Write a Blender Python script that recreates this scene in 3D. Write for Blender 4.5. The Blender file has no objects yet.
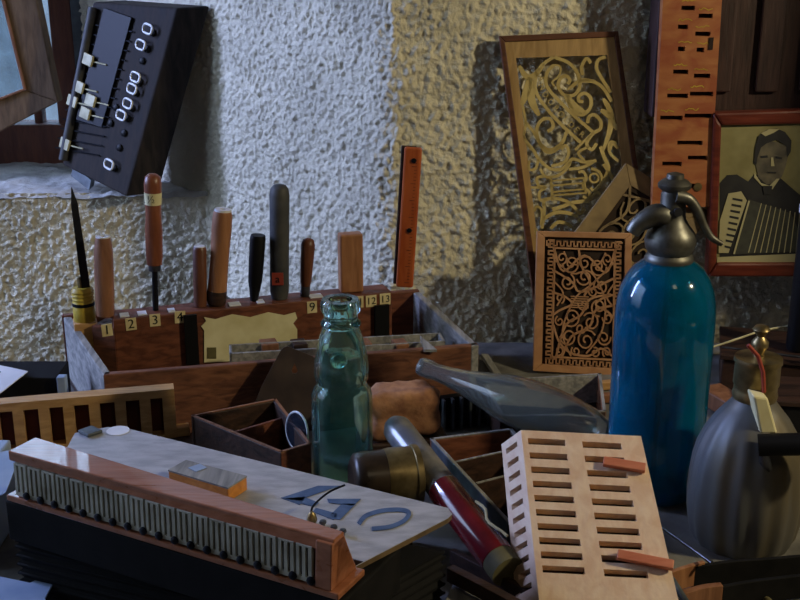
import bpy, bmesh, math, random
from mathutils import Vector, Matrix, noise
random.seed(7)
PI = math.pi
S = bpy.context.scene
COL = S.collection
# ------------------------------------------------------------------ camera
CH, PITCH, F = 0.526, math.radians(18.0), 1150.0
cam_d = bpy.data.cameras.new('camera'); cam = bpy.data.objects.new('camera', cam_d); COL.objects.link(cam)
cam.location = (0, 0, CH); cam.rotation_euler = (PI/2 - PITCH, 0, 0)
cam_d.sensor_width = 36; cam_d.lens = F/800*36; cam_d.clip_start = 0.02
S.camera = cam
O = Vector((0, 0, CH)); FW = Vector((0, math.cos(PITCH), -math.sin(PITCH))); UP = Vector((0, math.sin(PITCH), math.cos(PITCH)))
def ray(px, py): return FW*F + Vector((px-400, 0, 0)) + UP*(300-py)
def P(px, py, z=None, y=None):
    d = ray(px, py)
    t = (z-CH)/d.z if z is not None else y/d.y
    return O + d*t
def PP(px, py, p0, n):
    d = ray(px, py); return O + d*((p0-O).dot(n)/d.dot(n))

# ------------------------------------------------------------------ materials
def lin(c): return tuple((x/12.92 if x <= .04045 else ((x+.055)/1.055)**2.4) for x in c)
def rgb(r, g, b): return lin((r/255, g/255, b/255)) + (1,)
def mat(name, c1, c2=None, rough=.6, metal=0, scale=30, stretch=(1,1,1), bump=0, bscale=None, trans=0, ior=1.45, detail=6, dist=.0, spec=.5, rot=(0,0,0), lo=.35, hi=.65, coat=0):
    m = bpy.data.materials.new(name); m.use_nodes = True
    nt = m.node_tree; N = nt.nodes; L = nt.links; b = N['Principled BSDF']
    b.inputs['Roughness'].default_value = rough; b.inputs['Metallic'].default_value = metal
    b.inputs['Specular IOR Level'].default_value = spec
    b.inputs['Transmission Weight'].default_value = trans; b.inputs['IOR'].default_value = ior
    b.inputs['Coat Weight'].default_value = coat
    b.inputs['Base Color'].default_value = c1
    if c2 or bump:
        tc = N.new('ShaderNodeTexCoord'); mp = N.new('ShaderNodeMapping')
        mp.inputs['Scale'].default_value = stretch; mp.inputs['Rotation'].default_value = rot
        L.new(tc.outputs['Object'], mp.inputs['Vector'])
    if c2:
        n = N.new('ShaderNodeTexNoise'); n.inputs['Scale'].default_value = scale; n.inputs['Detail'].default_value = detail
        n.inputs['Distortion'].default_value = dist
        L.new(mp.outputs['Vector'], n.inputs['Vector'])
        r = N.new('ShaderNodeValToRGB'); r.color_ramp.elements[0].position = lo; r.color_ramp.elements[1].position = hi
        r.color_ramp.elements[0].color = c1; r.color_ramp.elements[1].color = c2
        L.new(n.outputs['Fac'], r.inputs['Fac']); L.new(r.outputs['Color'], b.inputs['Base Color'])
        rr = N.new('ShaderNodeMapRange'); rr.inputs['To Min'].default_value = max(0, rough-.1); rr.inputs['To Max'].default_value = min(1, rough+.12)
        L.new(n.outputs['Fac'], rr.inputs['Value']); L.new(rr.outputs['Result'], b.inputs['Roughness'])
    if bump:
        n2 = N.new('ShaderNodeTexNoise'); n2.inputs['Scale'].default_value = bscale or scale*2; n2.inputs['Detail'].default_value = 5
        L.new(mp.outputs['Vector'], n2.inputs['Vector'])
        bp = N.new('ShaderNodeBump'); bp.inputs['Strength'].default_value = .8; bp.inputs['Distance'].default_value = bump
        L.new(n2.outputs['Fac'], bp.inputs['Height']); L.new(bp.outputs['Normal'], b.inputs['Normal'])
    return m
def wood(name, a, b, sx=(1,8,8), rough=.5, scale=18, bump=.0006, rot=(0,0,0), **k):
    return mat(name, a, b, rough=rough, scale=scale, stretch=sx, bump=bump, rot=rot, dist=.6, **k)
M = {}
M['plaster'] = mat('lime_plaster', rgb(204,198,176), rgb(228,221,196), rough=.92, scale=9, bump=.004, bscale=260, spec=.2)
M['sill'] = mat('rough_sill', rgb(150,150,146), rgb(196,194,188), rough=.9, scale=14, bump=.003, bscale=90, spec=.2)
M['plain'] = mat('plain_wall', rgb(84,78,68), rgb(100,92,80), rough=.9, scale=5)
M['floor'] = mat('stone_floor', rgb(70,62,55), rgb(95,86,76), rough=.8, scale=6, bump=.002)
M['table'] = mat('worktop', rgb(88,86,82), rgb(125,122,114), rough=.75, scale=25, bump=.001, bscale=120)
M['redwood'] = wood('reddish_wood', rgb(86,48,34), rgb(122,72,50), rot=(0,0,.25))
M['box_front'] = wood('worn_box_wood', rgb(88,54,38), rgb(134,88,62), rot=(0,0,.22), rough=.55)
M['grey_wood'] = wood('grey_weathered_wood', rgb(112,112,110), rgb(158,156,150), sx=(8,1,8), rough=.7)
M['darkwood'] = wood('dark_wood', rgb(38,26,20), rgb(64,42,30), rough=.5)
M['black'] = mat('black_paint', rgb(13,13,13), rgb(24,23,23), rough=.8, spec=.2, scale=60)
M['tan'] = wood('tan_wood', rgb(120,80,56), rgb(150,104,74), sx=(6,6,1), rough=.45)
M['tan2'] = wood('pale_tan_wood', rgb(136,90,58), rgb(166,116,78), sx=(6,6,1), rough=.5)
M['varn'] = wood('varnished_handle', rgb(112,62,40), rgb(138,82,54), sx=(6,6,1), rough=.35)
M['brown'] = wood('brown_handle', rgb(84,48,34), rgb(110,68,46), sx=(6,6,1), rough=.4)
M['dgrey'] = mat('dark_grey_rubber', rgb(52,54,56), rgb(72,72,70), rough=.6, scale=40)
M['blackp'] = mat('black_plastic', rgb(16,16,17), rough=.5, spec=.25)
M['steel'] = mat('dull_steel', rgb(110,112,116), rgb(70,70,74), rough=.4, metal=.9, scale=50)
M['dsteel'] = mat('dark_steel', rgb(40,42,48), rgb(24,24,28), rough=.4, metal=.7, scale=50)
M['yellow'] = mat('yellow_plastic', rgb(196,170,60), rgb(160,132,40), rough=.4, scale=50)
M['cream'] = mat('cream_card', rgb(232,226,186), rgb(206,196,146), rough=.8, scale=25)
M['paperlab'] = mat('number_paper', rgb(226,212,164), rgb(196,178,128), rough=.8, scale=60)
M['ink'] = mat('black_ink', rgb(18,16,14), rough=.7)
M['orange'] = wood('orange_rule', rgb(160,74,32), rgb(182,94,46), sx=(6,6,1), rough=.4, bump=0)
M['white_end'] = mat('pale_end', rgb(205,205,205), rough=.6)
M['redlabel'] = mat('red_label', rgb(150,60,44), rough=.6)
M['fret'] = wood('fretwork_wood', rgb(168,146,84), rgb(200,178,112), sx=(2,2,2), rough=.6, bump=0)
M['fretd'] = wood('fretwork_frame', rgb(156,124,76), rgb(184,150,96), sx=(8,8,1), rough=.6)
M['fretrim'] = wood('fretwork_rim', rgb(74,42,24), rgb(98,58,34), rough=.5)
M['fret2'] = wood('orange_fretwork', rgb(158,112,74), rgb(182,136,94), sx=(2,2,2), rough=.55, bump=0)
M['fret3'] = wood('olive_fretwork', rgb(112,92,60), rgb(138,116,76), sx=(2,2,2), rough=.6, bump=0)
M['backing'] = mat('dark_gap_backing', rgb(34,24,18), rgb(46,32,22), rough=.9, scale=80)  # dark tone for the gaps of the openwork panels
M['oboard'] = mat('orange_wood_board', rgb(150,80,48), rgb(176,116,68), rough=.55, scale=22, stretch=(1,1,2), bump=.001, detail=8, dist=1.0)
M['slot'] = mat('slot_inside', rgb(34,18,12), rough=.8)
M['mahog'] = wood('mahogany_frame', rgb(84,34,24), rgb(110,48,32), rough=.35)
M['cabinet'] = wood('dark_cabinet_wood', rgb(44,28,26), rgb(62,40,36), sx=(8,8,1), rough=.5)
M['comb'] = wood('comb_orange_wood', rgb(142,86,54), rgb(166,106,74), rot=(0,0,-.47), rough=.3, coat=.9)
M['combf'] = mat('aluminium_plates', rgb(186,184,166), rgb(150,146,126), rough=.45, metal=.0, scale=40)
M['combl'] = wood('pale_orange_wood', rgb(172,130,80), rgb(200,158,104), rot=(0,0,.2), rough=.5)
M['combr'] = mat('red_brown_recess', rgb(74,34,22), rgb(96,46,28), rough=.8, scale=30)
M['board'] = mat('grey_ply', rgb(150,151,156), rgb(180,180,184), rough=.34, scale=45, stretch=(1,3,1), rot=(0,0,-.47), bump=.0004, bscale=300)
M['boarde'] = mat('shaded_ply_edge', rgb(110,90,62), rgb(80,64,44), rough=.7, scale=60)  # edge tone darkened so the board's side looks shaded
M['blue'] = mat('blue_marker', rgb(60,82,118), rgb(84,106,140), rough=.6, scale=90)
M['block'] = wood('pale_pink_wood', rgb(224,188,156), rgb(238,210,180), sx=(6,1,6), rough=.5, rot=(0,0,-.1))
M['peg'] = wood('pink_peg_wood', rgb(190,106,76), rgb(206,128,94), rough=.5)
M['olive'] = mat('olive_card', rgb(104,98,62), rgb(78,72,46), rough=.8, scale=50)
M['grey_tube'] = mat('grey_worn_tube', rgb(92,94,102), rgb(124,122,122), rough=.35, scale=60, coat=.3)
M['red_tube'] = mat('glossy_red_band', rgb(112,28,34), rgb(86,20,26), rough=.18, scale=40, coat=.8)
M['brick'] = mat('brown_worn_block', rgb(128,84,58), rgb(178,128,88), rough=.85, scale=60, bump=.0015, bscale=160)
M['darkjar'] = mat('dark_brown_jar', rgb(34,28,24), rgb(58,46,34), rough=.3, scale=60)
M['brass'] = mat('worn_brass', rgb(158,140,98), rgb(104,90,60), rough=.35, metal=.8, scale=60)
M['pewter'] = mat('tarnished_pewter', rgb(120,120,112), rgb(84,80,70), rough=.45, metal=.8, scale=60)
M['dusty'] = mat('dusty_fluted_metal', rgb(104,108,112), rgb(92,80,52), rough=.5, metal=.3, scale=22, stretch=(1,1,.2), bump=.0005)
M['paper'] = mat('pale_paper', rgb(205,208,214), rgb(226,228,232), rough=.7, scale=20)
M['bluepaper'] = mat('pale_blue_plastic', rgb(130,150,180), rgb(165,180,200), rough=.5, scale=20)
M['photo_bg'] = mat('photo_paper', rgb(142,136,92), rgb(120,112,72), rough=.7, scale=30)
M['ph_dark'] = mat('photo_black', rgb(30,30,34), rgb(42,42,42), rough=.6, scale=60)
M['ph_face'] = mat('photo_grey', rgb(112,104,84), rgb(70,66,58), rough=.6, scale=55)
M['ph_lt'] = mat('photo_light', rgb(172,164,124), rough=.6)
M['ph_mid'] = mat('photo_mid', rgb(66,68,58), rgb(54,54,48), rough=.6, scale=90)
M['keys'] = mat('yellowed_ivory', rgb(196,190,150), rgb(160,154,118), rough=.5, scale=60)
M['clip'] = mat('pale_metal_clip', rgb(214,216,212), rough=.35)
M['mech'] = wood('black_brown_case', rgb(30,26,24), rgb(50,43,38), sx=(6,6,1), rough=.7, spec=.25)
M['sash'] = wood('sash_wood', rgb(92,72,52), rgb(118,94,68), sx=(6,6,1), rough=.5)
M['winframe'] = wood('window_frame_wood', rgb(84,44,30), rgb(106,60,40), sx=(6,6,1), rough=.5)
M['slate'] = mat('slate_grey_metal', rgb(98,106,110), rgb(70,76,80), rough=.5, metal=.3, scale=50)
M['platebrown'] = mat('dark_plate', rgb(56,46,42), rgb(74,60,52), rough=.5, scale=40)
M['amber'] = wood('amber_wood', rgb(180,112,44), rgb(206,138,62), rough=.4)
# glass
def glass(name, col, rough=.02, mixd=0, dcol=None, thin=False):
    m = bpy.data.materials.new(name); m.use_nodes = True; nt = m.node_tree; N = nt.nodes; L = nt.links
    b = N['Principled BSDF']; b.inputs['Base Color'].default_value = col; b.inputs['Roughness'].default_value = rough
    b.inputs['Transmission Weight'].default_value = 1; b.inputs['IOR'].default_value = 1.46
    if mixd:
        d = N.new('ShaderNodeBsdfPrincipled'); d.inputs['Base Color'].default_value = dcol; d.inputs['Roughness'].default_value = .12
        tc = N.new('ShaderNodeTexCoord'); n = N.new('ShaderNodeTexNoise'); n.inputs['Scale'].default_value = 35; n.inputs['Detail'].default_value = 6
        L.new(tc.outputs['Object'], n.inputs['Vector'])
        r = N.new('ShaderNodeMapRange'); r.inputs['From Min'].default_value = .3; r.inputs['From Max'].default_value = .7
        r.inputs['To Min'].default_value = mixd*.6; r.inputs['To Max'].default_value = mixd*1.3
        L.new(n.outputs['Fac'], r.inputs['Value'])
        mx = N.new('ShaderNodeMixShader'); L.new(r.outputs['Result'], mx.inputs['Fac'])
        L.new(b.outputs['BSDF'], mx.inputs[1]); L.new(d.outputs['BSDF'], mx.inputs[2])
        L.new(mx.outputs['Shader'], N['Material Output'].inputs['Surface'])
    return m
M['siphon_glass'] = glass('teal_blue_glass', (.05,.44,.76,1), .03, .36, (0.0,.17,.31,1))
M['codd_glass'] = glass('aqua_glass', (.66,.97,.92,1), .01, .045, (.16,.50,.46,1))
M['clear_glass'] = glass('dusty_clear_glass', (.93,.97,.94,1), .07, .13, (.42,.47,.43,1))
M['pane'] = glass('window_pane', (.75,.85,.9,1), .1, .25, (.25,.3,.33,1))
M['lens'] = glass('dark_lens', (.3,.34,.4,1), .03, .4, (.03,.04,.06,1))

# ------------------------------------------------------------------ mesh builder
class MB:
    def __init__(s): s.v = []; s.f = []; s.m = []; s.cur = 0
    def add(s, vs, fs):
        o = len(s.v); s.v += [Vector(v) for v in vs]
        for f in fs: s.f.append([o+i for i in f]); s.m.append(s.cur)
        return s
    def mat(s, i): s.cur = i; return s
    def hexa(s, b, t):  # two quads
        return s.add(list(b)+list(t), [(3,2,1,0),(4,5,6,7),(0,1,5,4),(1,2,6,5),(2,3,7,6),(3,0,4,7)])
    def prism(s, pts, vec):
        n = len(pts); vec = Vector(vec); pts = [Vector(p) for p in pts]
        return s.add(pts+[p+vec for p in pts], [tuple(range(n-1,-1,-1)), tuple(range(n,2*n))]+[(i,(i+1)%n,n+(i+1)%n,n+i) for i in range(n)])
    def box(s, c, d, ax=None, ay=None):  # centre, size, x/y axis
        c = Vector(c); ax = Vector(ax or (1,0,0)).normalized(); ay = Vector(ay or (0,1,0)).normalized(); az = ax.cross(ay)
        X, Y, Z = ax*d[0]/2, ay*d[1]/2, az*d[2]/2
        return s.hexa([c-X-Y-Z,c+X-Y-Z,c+X+Y-Z,c-X+Y-Z],[c-X-Y+Z,c+X-Y+Z,c+X+Y+Z,c-X+Y+Z])
    def bar(s, a, b, z0, z1, t, side=1):   # vertical board between plan points, thickened to one side
        a = Vector((a[0],a[1],0)); b = Vector((b[0],b[1],0)); d = (b-a).normalized(); n = Vector((-d.y,d.x,0))*t*side
        return s.hexa([Vector((p.x,p.y,z0)) for p in (a,b,b+n,a+n)], [Vector((p.x,p.y,z1)) for p in (a,b,b+n,a+n)])
    def frame(s, path):
        path = [Vector(p) for p in path]; out = []; ref = None
        for i, p in enumerate(path):
            d = (path[min(i+1,len(path)-1)]-path[max(i-1,0)]).normalized()
            if ref is None: ref = Vector((0,0,1)) if abs(d.z) < .9 else Vector((1,0,0))
            n = (ref - d*ref.dot(d)).normalized(); ref = n; out.append((p, n, d.cross(n)))
        return out
    def tube(s, path, r, seg=12, cap=True, closed=False):
        fr = s.frame(path if not closed else list(path)+[path[0]])
        if closed: fr = fr[:-1]
        rs = r if isinstance(r, (list,tuple)) else [r]*len(fr); vs = []; fs = []
        for (p,n,b), rr in zip(fr, rs):
            vs += [p+(n*math.cos(2*PI*k/seg)+b*math.sin(2*PI*k/seg))*rr for k in range(seg)]
        K = len(fr)
        for i in range(K if closed else K-1):
            j = (i+1)%K
            for k in range(seg): fs.append((i*seg+k, i*seg+(k+1)%seg, j*seg+(k+1)%seg, j*seg+k))
        if cap and not closed: fs += [tuple(range(seg-1,-1,-1)), tuple((K-1)*seg+k for k in range(seg))]
        return s.add(vs, fs)
    def lathe(s, prof, o, axis=(0,0,1), seg=32, mod=None):   # prof: (r, h) list
        o = Vector(o); a = Vector(axis).normalized(); ref = Vector((1,0,0)) if abs(a.x) < .9 else Vector((0,1,0))
        u = (ref-a*ref.dot(a)).normalized(); w = a.cross(u); vs = []; fs = []
        for r, h in prof:
            for k in range(seg):
                t = 2*PI*k/seg; rr = r*(1+(mod(t,h) if mod else 0)); vs.append(o+a*h+(u*math.cos(t)+w*math.sin(t))*rr)
        for i in range(len(prof)-1):
            for k in range(seg): fs.append((i*seg+k, i*seg+(k+1)%seg, (i+1)*seg+(k+1)%seg, (i+1)*seg+k))
        if prof[0][0] > 1e-6: fs.append(tuple(range(seg-1,-1,-1)))
        if prof[-1][0] > 1e-6: fs.append(tuple((len(prof)-1)*seg+k for k in range(seg)))
        return s.add(vs, fs)
    def relief(s, us, vs_, depth, mp):
        """cells between sorted us/vs; depth(i,j)->d; mp(u,v,d)->point"""
        nu, nv = len(us)-1, len(vs_)-1
        def q(pts): s.add(pts, [(0,1,2,3)])
        D = [[depth((us[i]+us[i+1])/2,(vs_[j]+vs_[j+1])/2) for j in range(nv)] for i in range(nu)]
        for i in range(nu):
            for j in range(nv):
                d = D[i][j]; a,b,c,e = us[i],us[i+1],vs_[j],vs_[j+1]
                s.cur = 1 if d > 1e-6 else 0
                q([mp(a,c,d),mp(b,c,d),mp(b,e,d),mp(a,e,d)])
                s.cur = 0
                if i+1 < nu and abs(D[i+1][j]-d) > 1e-6: q([mp(b,c,d),mp(b,c,D[i+1][j]),mp(b,e,D[i+1][j]),mp(b,e,d)])
                if j+1 < nv and abs(D[i][j+1]-d) > 1e-6: q([mp(a,e,d),mp(b,e,d),mp(b,e,D[i][j+1]),mp(a,e,D[i][j+1])])
        return s
    def ribbon(s, pts, w, mp, th):   # flat strip following 2d pts, mp(x,y)->point, th vector
        n = len(pts); ws = w if isinstance(w,(list,tuple)) else [w]*n; Lp = []; Rp = []
        for i, p in enumerate(pts):
            a = pts[max(i-1,0)]; b = pts[min(i+1,n-1)]; dx, dy = b[0]-a[0], b[1]-a[1]; l = math.hypot(dx,dy) or 1
            nx, ny = -dy/l*ws[i]/2, dx/l*ws[i]/2; Lp.append((p[0]+nx,p[1]+ny)); Rp.append((p[0]-nx,p[1]-ny))
        T = Vector(th); vs = []
        for a, b in zip(Lp, Rp):
            A, B = mp(*a), mp(*b); vs += [A, B, B+T, A+T]
        fs = []
        for i in range(n-1):
            for k in range(4): fs.append((i*4+k, i*4+(k+1)%4, (i+1)*4+(k+1)%4, (i+1)*4+k))
        fs += [(3,2,1,0), ((n-1)*4,(n-1)*4+1,(n-1)*4+2,(n-1)*4+3)]
        return s.add(vs, fs)
    def text(s, txt, o, xd, yd, size, th=.0004, shear=None):
        cu = bpy.data.curves.new('t', 'FONT'); cu.body = txt; cu.size = 1; cu.align_x = 'CENTER'; cu.align_y = 'CENTER'
        ob = bpy.data.objects.new('t', cu); COL.objects.link(ob)
        dg = bpy.context.evaluated_depsgraph_get(); me = bpy.data.meshes.new_from_object(ob.evaluated_get(dg))
        xd = Vector(xd).normalized(); yd = Vector(yd).normalized(); n = xd.cross(yd); o = Vector(o)
        s.add([o+(xd*v.co.x+yd*v.co.y)*size+n*th for v in me.vertices], [tuple(p.vertices) for p in me.polygons])
        bpy.data.objects.remove(ob); bpy.data.meshes.remove(me); bpy.data.curves.remove(cu)
        return s
    def build(s, name, mats, parent=None, smooth=False, bevel=0, merge=False):
        if not isinstance(mats, (list,tuple)): mats = [mats]
        off = wloc(parent) if parent else Vector((0,0,0)); me = bpy.data.meshes.new(name)
        me.from_pydata([v-off for v in s.v], [], s.f)
        for m in mats: me.materials.append(m)
        for p, i in zip(me.polygons, s.m): p.material_index = min(i, len(mats)-1)
        bm = bmesh.new(); bm.from_mesh(me)
        if merge: bmesh.ops.remove_doubles(bm, verts=bm.verts, dist=1e-5)
        bmesh.ops.recalc_face_normals(bm, faces=bm.faces); bm.to_mesh(me); bm.free()
        if smooth:
            me.polygons.foreach_set('use_smooth', [True]*len(me.polygons)); me.set_sharp_from_angle(angle=math.radians(50))
        o = bpy.data.objects.new(name, me); COL.objects.link(o)
        if parent: o.parent = parent
        if bevel:
            b = o.modifiers.new('bevel','BEVEL'); b.width = bevel; b.segments = 2; b.limit_method = 'ANGLE'; b.angle_limit = math.radians(40)
        return o
def wloc(o):
    v = Vector((0,0,0))
    while o: v += o.location; o = o.parent
    return v
def tag(o, label=None, cat=None, group=None, kind=None):
    if label: o['label'] = label
    if cat: o['category'] = cat
    if group: o['group'] = group
    if kind: o['kind'] = kind
    return o
def thing(name, label, cat, loc, group=None):
    o = bpy.data.objects.new(name, None); o.empty_display_size = .02; COL.objects.link(o); o.location = loc
    return tag(o, label, cat, group)
def smooth_pts(pts, n=5):   # catmull-rom
    if len(pts) < 3: return pts
    out = []
    for i in range(len(pts)-1):
        p0 = pts[max(i-1,0)]; p1 = pts[i]; p2 = pts[i+1]; p3 = pts[min(i+2,len(pts)-1)]
        for k in range(n):
            t = k/n; out.append(tuple(.5*((2*b)+(-a+c)*t+(2*a-5*b+4*c-d)*t*t+(-a+3*b-3*c+d)*t**3) for a,b,c,d in zip(p0,p1,p2,p3)))
    out.append(tuple(pts[-1])); return out
def lerp(a, b, t): return a+(b-a)*t

# ------------------------------------------------------------------ room shell
YW = 1.46; CX = -.015; SB = (-.30, 1.76); SZ = .13
def plaster(name, path, z0, z1, step, amp=.0045, seed=0, m='plaster'):
    """displaced wall standing on a plan path (list of xy), smooth at its corners"""
    pts = []
    for i in range(len(path)-1):
        a, b = Vector(path[i]), Vector(path[i+1]); L = (b-a).length; n = max(1, int(L/step))
        for k in range(n + (i == len(path)-2)): pts.append(a+(b-a)*k/n)
    nz = max(1, int((z1-z0)/step)); V = []; Fc = []; W = 3
    for i, p in enumerate(pts):
        d = (pts[min(i+W,len(pts)-1)]-pts[max(i-W,0)]).normalized(); nr = Vector((d.y,-d.x,0))
        for j in range(nz+1):
            z = z0+(z1-z0)*j/nz; q = Vector((p.x,p.y,z))
            n1 = noise.noise(q*175+Vector((seed,0,0))); h = n1*.75 + max(0,n1)*.45 + noise.noise(q*85)*.45 + noise.noise(q*11)*.8 + noise.noise(q*330)*.3
            V.append(q+nr*(h*amp))
    for i in range(len(pts)-1):
        for j in range(nz): a = i*(nz+1)+j; Fc.append((a,a+nz+1,a+nz+2,a+1))
    mb = MB().add(V, Fc); o = mb.build(name, M[m], smooth=True); o.data.set_sharp_from_angle(angle=PI)
    return tag(o, kind='structure')
# path left->right so that the normal (d.y,-d.x) faces the room
plaster('wall_back', [(-.322,1.784), SB, (CX-.012,YW+.012*.8), (CX+.006,YW), (.60,YW)], -.03, .75, .0022)
plaster('wall_left', [(-1.0,1.76),(-.285,1.76)], -.25, SZ, .003, seed=3)
plaster('wall_reveal', [(-.56,2.02), SB], SZ-.01, .75, .0045, seed=5)
# sill: horizontal rough slab
V = []; Fc = []; nx, ny = 130, 64
for i in range(nx+1):
    for j in range(ny+1):
        x = -1.0+.70*i/nx; y = 1.755+.285*j/ny; q = Vector((x,y,0))
        V.append((x, y+(noise.noise(q*60)*.004 if j == 0 else 0), SZ+noise.noise(q*70)*.003+noise.noise(q*22)*.005-(.006 if j == 0 else 0)))
for i in range(nx):
    for j in range(ny): a = i*(ny+1)+j; Fc.append((a,a+ny+1,a+ny+2,a+1))
tag(MB().add(V, Fc).build('window_sill', M['sill'], smooth=True), kind='structure')
def sbox(name, lo, hi, m, **k):
    lo, hi = Vector(lo), Vector(hi)
    return tag(MB().box((lo+hi)/2, hi-lo).build(name, M[m], **k), kind='structure')
sbox('wall_back_upper', (-.0,YW,.74), (2,YW+.3,2.0), 'plain')
sbox('wall_back_right', (.59,YW,-.75), (2,YW+.3,.76), 'plain')
sbox('wall_back_lower', (-.0,YW+.03,-.75), (.6,YW+.3,-.02), 'plain')
mb = MB().prism([Vector((x,y,-.75)) for x,y in ((-.0,YW+.02),(-.30,1.78),(-.30,1.9),(0,1.9))], (0,0,.73)); tag(mb.build('wall_back_base', M['plain']), kind='structure')
mb = MB().prism([Vector((x,y,.74)) for x,y in ((0,YW+.002),(-.30,1.764),(-.56,2.03),(-.4,2.2),(0,2.2))], (0,0,1.26)); tag(mb.build('wall_back_top', M['plain']), kind='structure')
sbox('wall_left_base', (-2,1.775,-.75), (-.29,1.79,SZ-.02), 'plain')
sbox('wall_left_side', (-2,1.76,-.75), (-.99,2.1,2.0), 'plain')
sbox('wall_left_lintel', (-1.0,1.76,1.05), (-.30,2.1,2.0), 'plain')
sbox('floor', (-2.05,-1.3,-.80), (2.05,2.1,-.75), 'floor')
sbox('ceiling', (-2.05,-1.3,2.0), (2.05,2.1,2.05), 'plain')
sbox('wall_right', (2,-1.3,-.75), (2.05,1.8,2.0), 'plain')
sbox('wall_front', (-2.05,-1.35,-.75), (2.05,-1.3,2.0), 'plain')
sbox('added_shade_pier', (.78,1.04,-.75), (1.0,YW,2.0), 'plain')  # unseen block added to keep the lamp off the right wall
# left wall with a window opening for the daylight
sbox('wall_side_lower', (-2.05,-1.3,-.75), (-2,1.77,.15), 'plain')
sbox('wall_side_upper', (-2.05,-1.3,1.5), (-2,1.77,2.0), 'plain')
sbox('wall_side_near', (-2.05,-1.3,.15), (-2,.35,1.5), 'plain')
sbox('wall_side_far', (-2.05,1.45,.15), (-2,1.77,1.5), 'plain')
# niche window (casement at the back of the niche)
w = MB(); yb = 2.03
def wrect(px0, py0, px1, py1, y=yb):
    a = P(px0,py0,y=y); b = P(px1,py1,y=y); return (min(a.x,b.x), max(a.x,b.x), min(a.z,b.z), max(a.z,b.z))
def vbox(mb, x0, x1, z0, z1, y0, y1): mb.box(((x0+x1)/2,(y0+y1)/2,(z0+z1)/2), (x1-x0,y1-y0,z1-z0)); return mb
win = thing('window_1', None, None, (-.8, yb, SZ)); tag(win, kind='structure')
xr = P(79,60,y=yb).x; xl = P(56,60,y=yb).x
m = MB(); vbox(m, xl, xr, SZ, 1.05, yb-.02, yb+.03); vbox(m, -1.0, xr, SZ-.01, P(30,122,y=yb).z, yb-.03, yb+.03); vbox(m, -1.0,-.95,SZ,1.05,yb-.02,yb+.03); vbox(m,-1.0,xr,1.0,1.05,yb-.02,yb+.03)
vbox(m, P(37,60,y=yb).x-.012, P(37,60,y=yb).x+.002, SZ, 1.03, yb-.01, yb+.02)
m.build('window_frame', M['winframe'], win, bevel=.003)
m = MB(); vbox(m, xr+.001, -.535, SZ, 1.05, yb-.03, yb+.03); m.build('window_trim', M['slate'], win)
m = MB(); vbox(m, -.955, xl+.005, P(30,122,y=yb).z-.003, 1.01, yb, yb+.004); m.build('window_pane', M['pane'], win)
# glazed wooden sash leaning inside the niche
t = thing('glazed_sash', 'brown wooden sash with a cloudy pane leaning in the window niche', 'window sash', P(40,112,y=1.86))
p0 = P(58,102,y=1.86); pn = Vector((0.05,-1,.12)).normalized()
q = lambda x,y: PP(x,y,p0,pn)
bk = Vector((0,.03,0))
MB().prism([q(30,-30),q(58,102),q(25,90),q(-6,-30)], bk).build('stile', M['sash'], t, bevel=.002)
MB().prism([q(58,102),q(-40,152),q(-40,116),q(25,90)], bk).build('bottom_rail', M['sash'], t, bevel=.002)
MB().prism([q(25,90),q(-40,116),q(-50,-30),q(-6,-30)], bk*.3).build('pane', M['pane'], t).location = (0,.012,0)
m = MB(); m.tube([q(-4,-30)+Vector((0,-.001,0)),q(25,89)+Vector((0,-.001,0)),q(-40,115)+Vector((0,-.001,0))], .003, 6); m.build('beading', M['tan'], t, smooth=True)

# ------------------------------------------------------------------ table
tb = thing('work_table', 'grey worn worktop carrying all the tools, boxes and bottles', 'table', (0,1.0,-.75))
MB().prism([Vector(p) for p in ((-.97,.43,-.0305),(.77,.43,-.0305),(.77,1.44,-.0305),(-.02,1.44,-.0305),(-.36,1.31,-.0305),(-.97,1.27,-.0305))], (0,0,.03)).build('tabletop', M['table'], tb, bevel=.003)
for sx in (-.9,.7):
    for sy in (.5,1.22): MB().box((sx,sy,-.391), (.06,.06,.716)).build('leg', M['darkwood'], tb)

# ------------------------------------------------------------------ accordion bass mechanism on the sill
t = thing('accordion_mechanism', 'black accordion button mechanism with pale clips, tilted on the window sill', 'accordion part', P(110,190,z=SZ+.005))
BL, BR = P(60,160,y=1.80), P(126,197,z=SZ+.006); TR = P(177,8,y=1.76); TL = TR+(BL-BR)*1.05+Vector((-.0,0,.0)); TL = P(93,2,y=1.815)
nrm = (BR-BL).cross(TL-BL).normalized()
if nrm.y > 0: nrm = -nrm
q = lambda x,y,d=0: PP(x,y,BR,nrm)+nrm*d
fl = [q(62,165), q(126,197), q(177,8), q(93,2)]
back = (q(158,192)-q(126,197))  # direction across the side face
sd = Vector((.046,.016,.002))
MB().prism(fl, sd).build('case', M['mech'], t, bevel=.003)
m = MB(); m.tube([q(66,160,.006), q(96,8,.006)], .007, 12); m.build('edge_roll', M['dgrey'], t, smooth=True)
MB().prism([q(78,120,.001),q(104,128,.001),q(134,18,.001),q(106,8,.001)], nrm*.004).build('dark_recess_sheet', M['blackp'], t, bevel=.001)  # raised black sheet stands in for the dark recess
s_ = 2.857
def ring(mb, c, u, w, a, b, r):
    pts = [c+u*(a*math.copysign(abs(math.cos(k*PI/8))**.55,math.cos(k*PI/8)))+w*(b*math.copysign(abs(math.sin(k*PI/8))**.55,math.sin(k*PI/8))) for k in range(16)]; mb.tube(pts, r, 6, closed=True)
u_ = (q(177,8)-q(126,197)).normalized(); w_ = nrm.cross(u_)
for X, Y in ((433,85),(413,130),(398,222),(388,255),(376,297),(357,330),(322,470)):
    m = MB(); c = q(X/s_,Y/s_,.004); ring(m, c+nrm*.004, w_, u_, .0092, .0066, .0018); m.build('button_clip', M['clip'], t, smooth=True)
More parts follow.
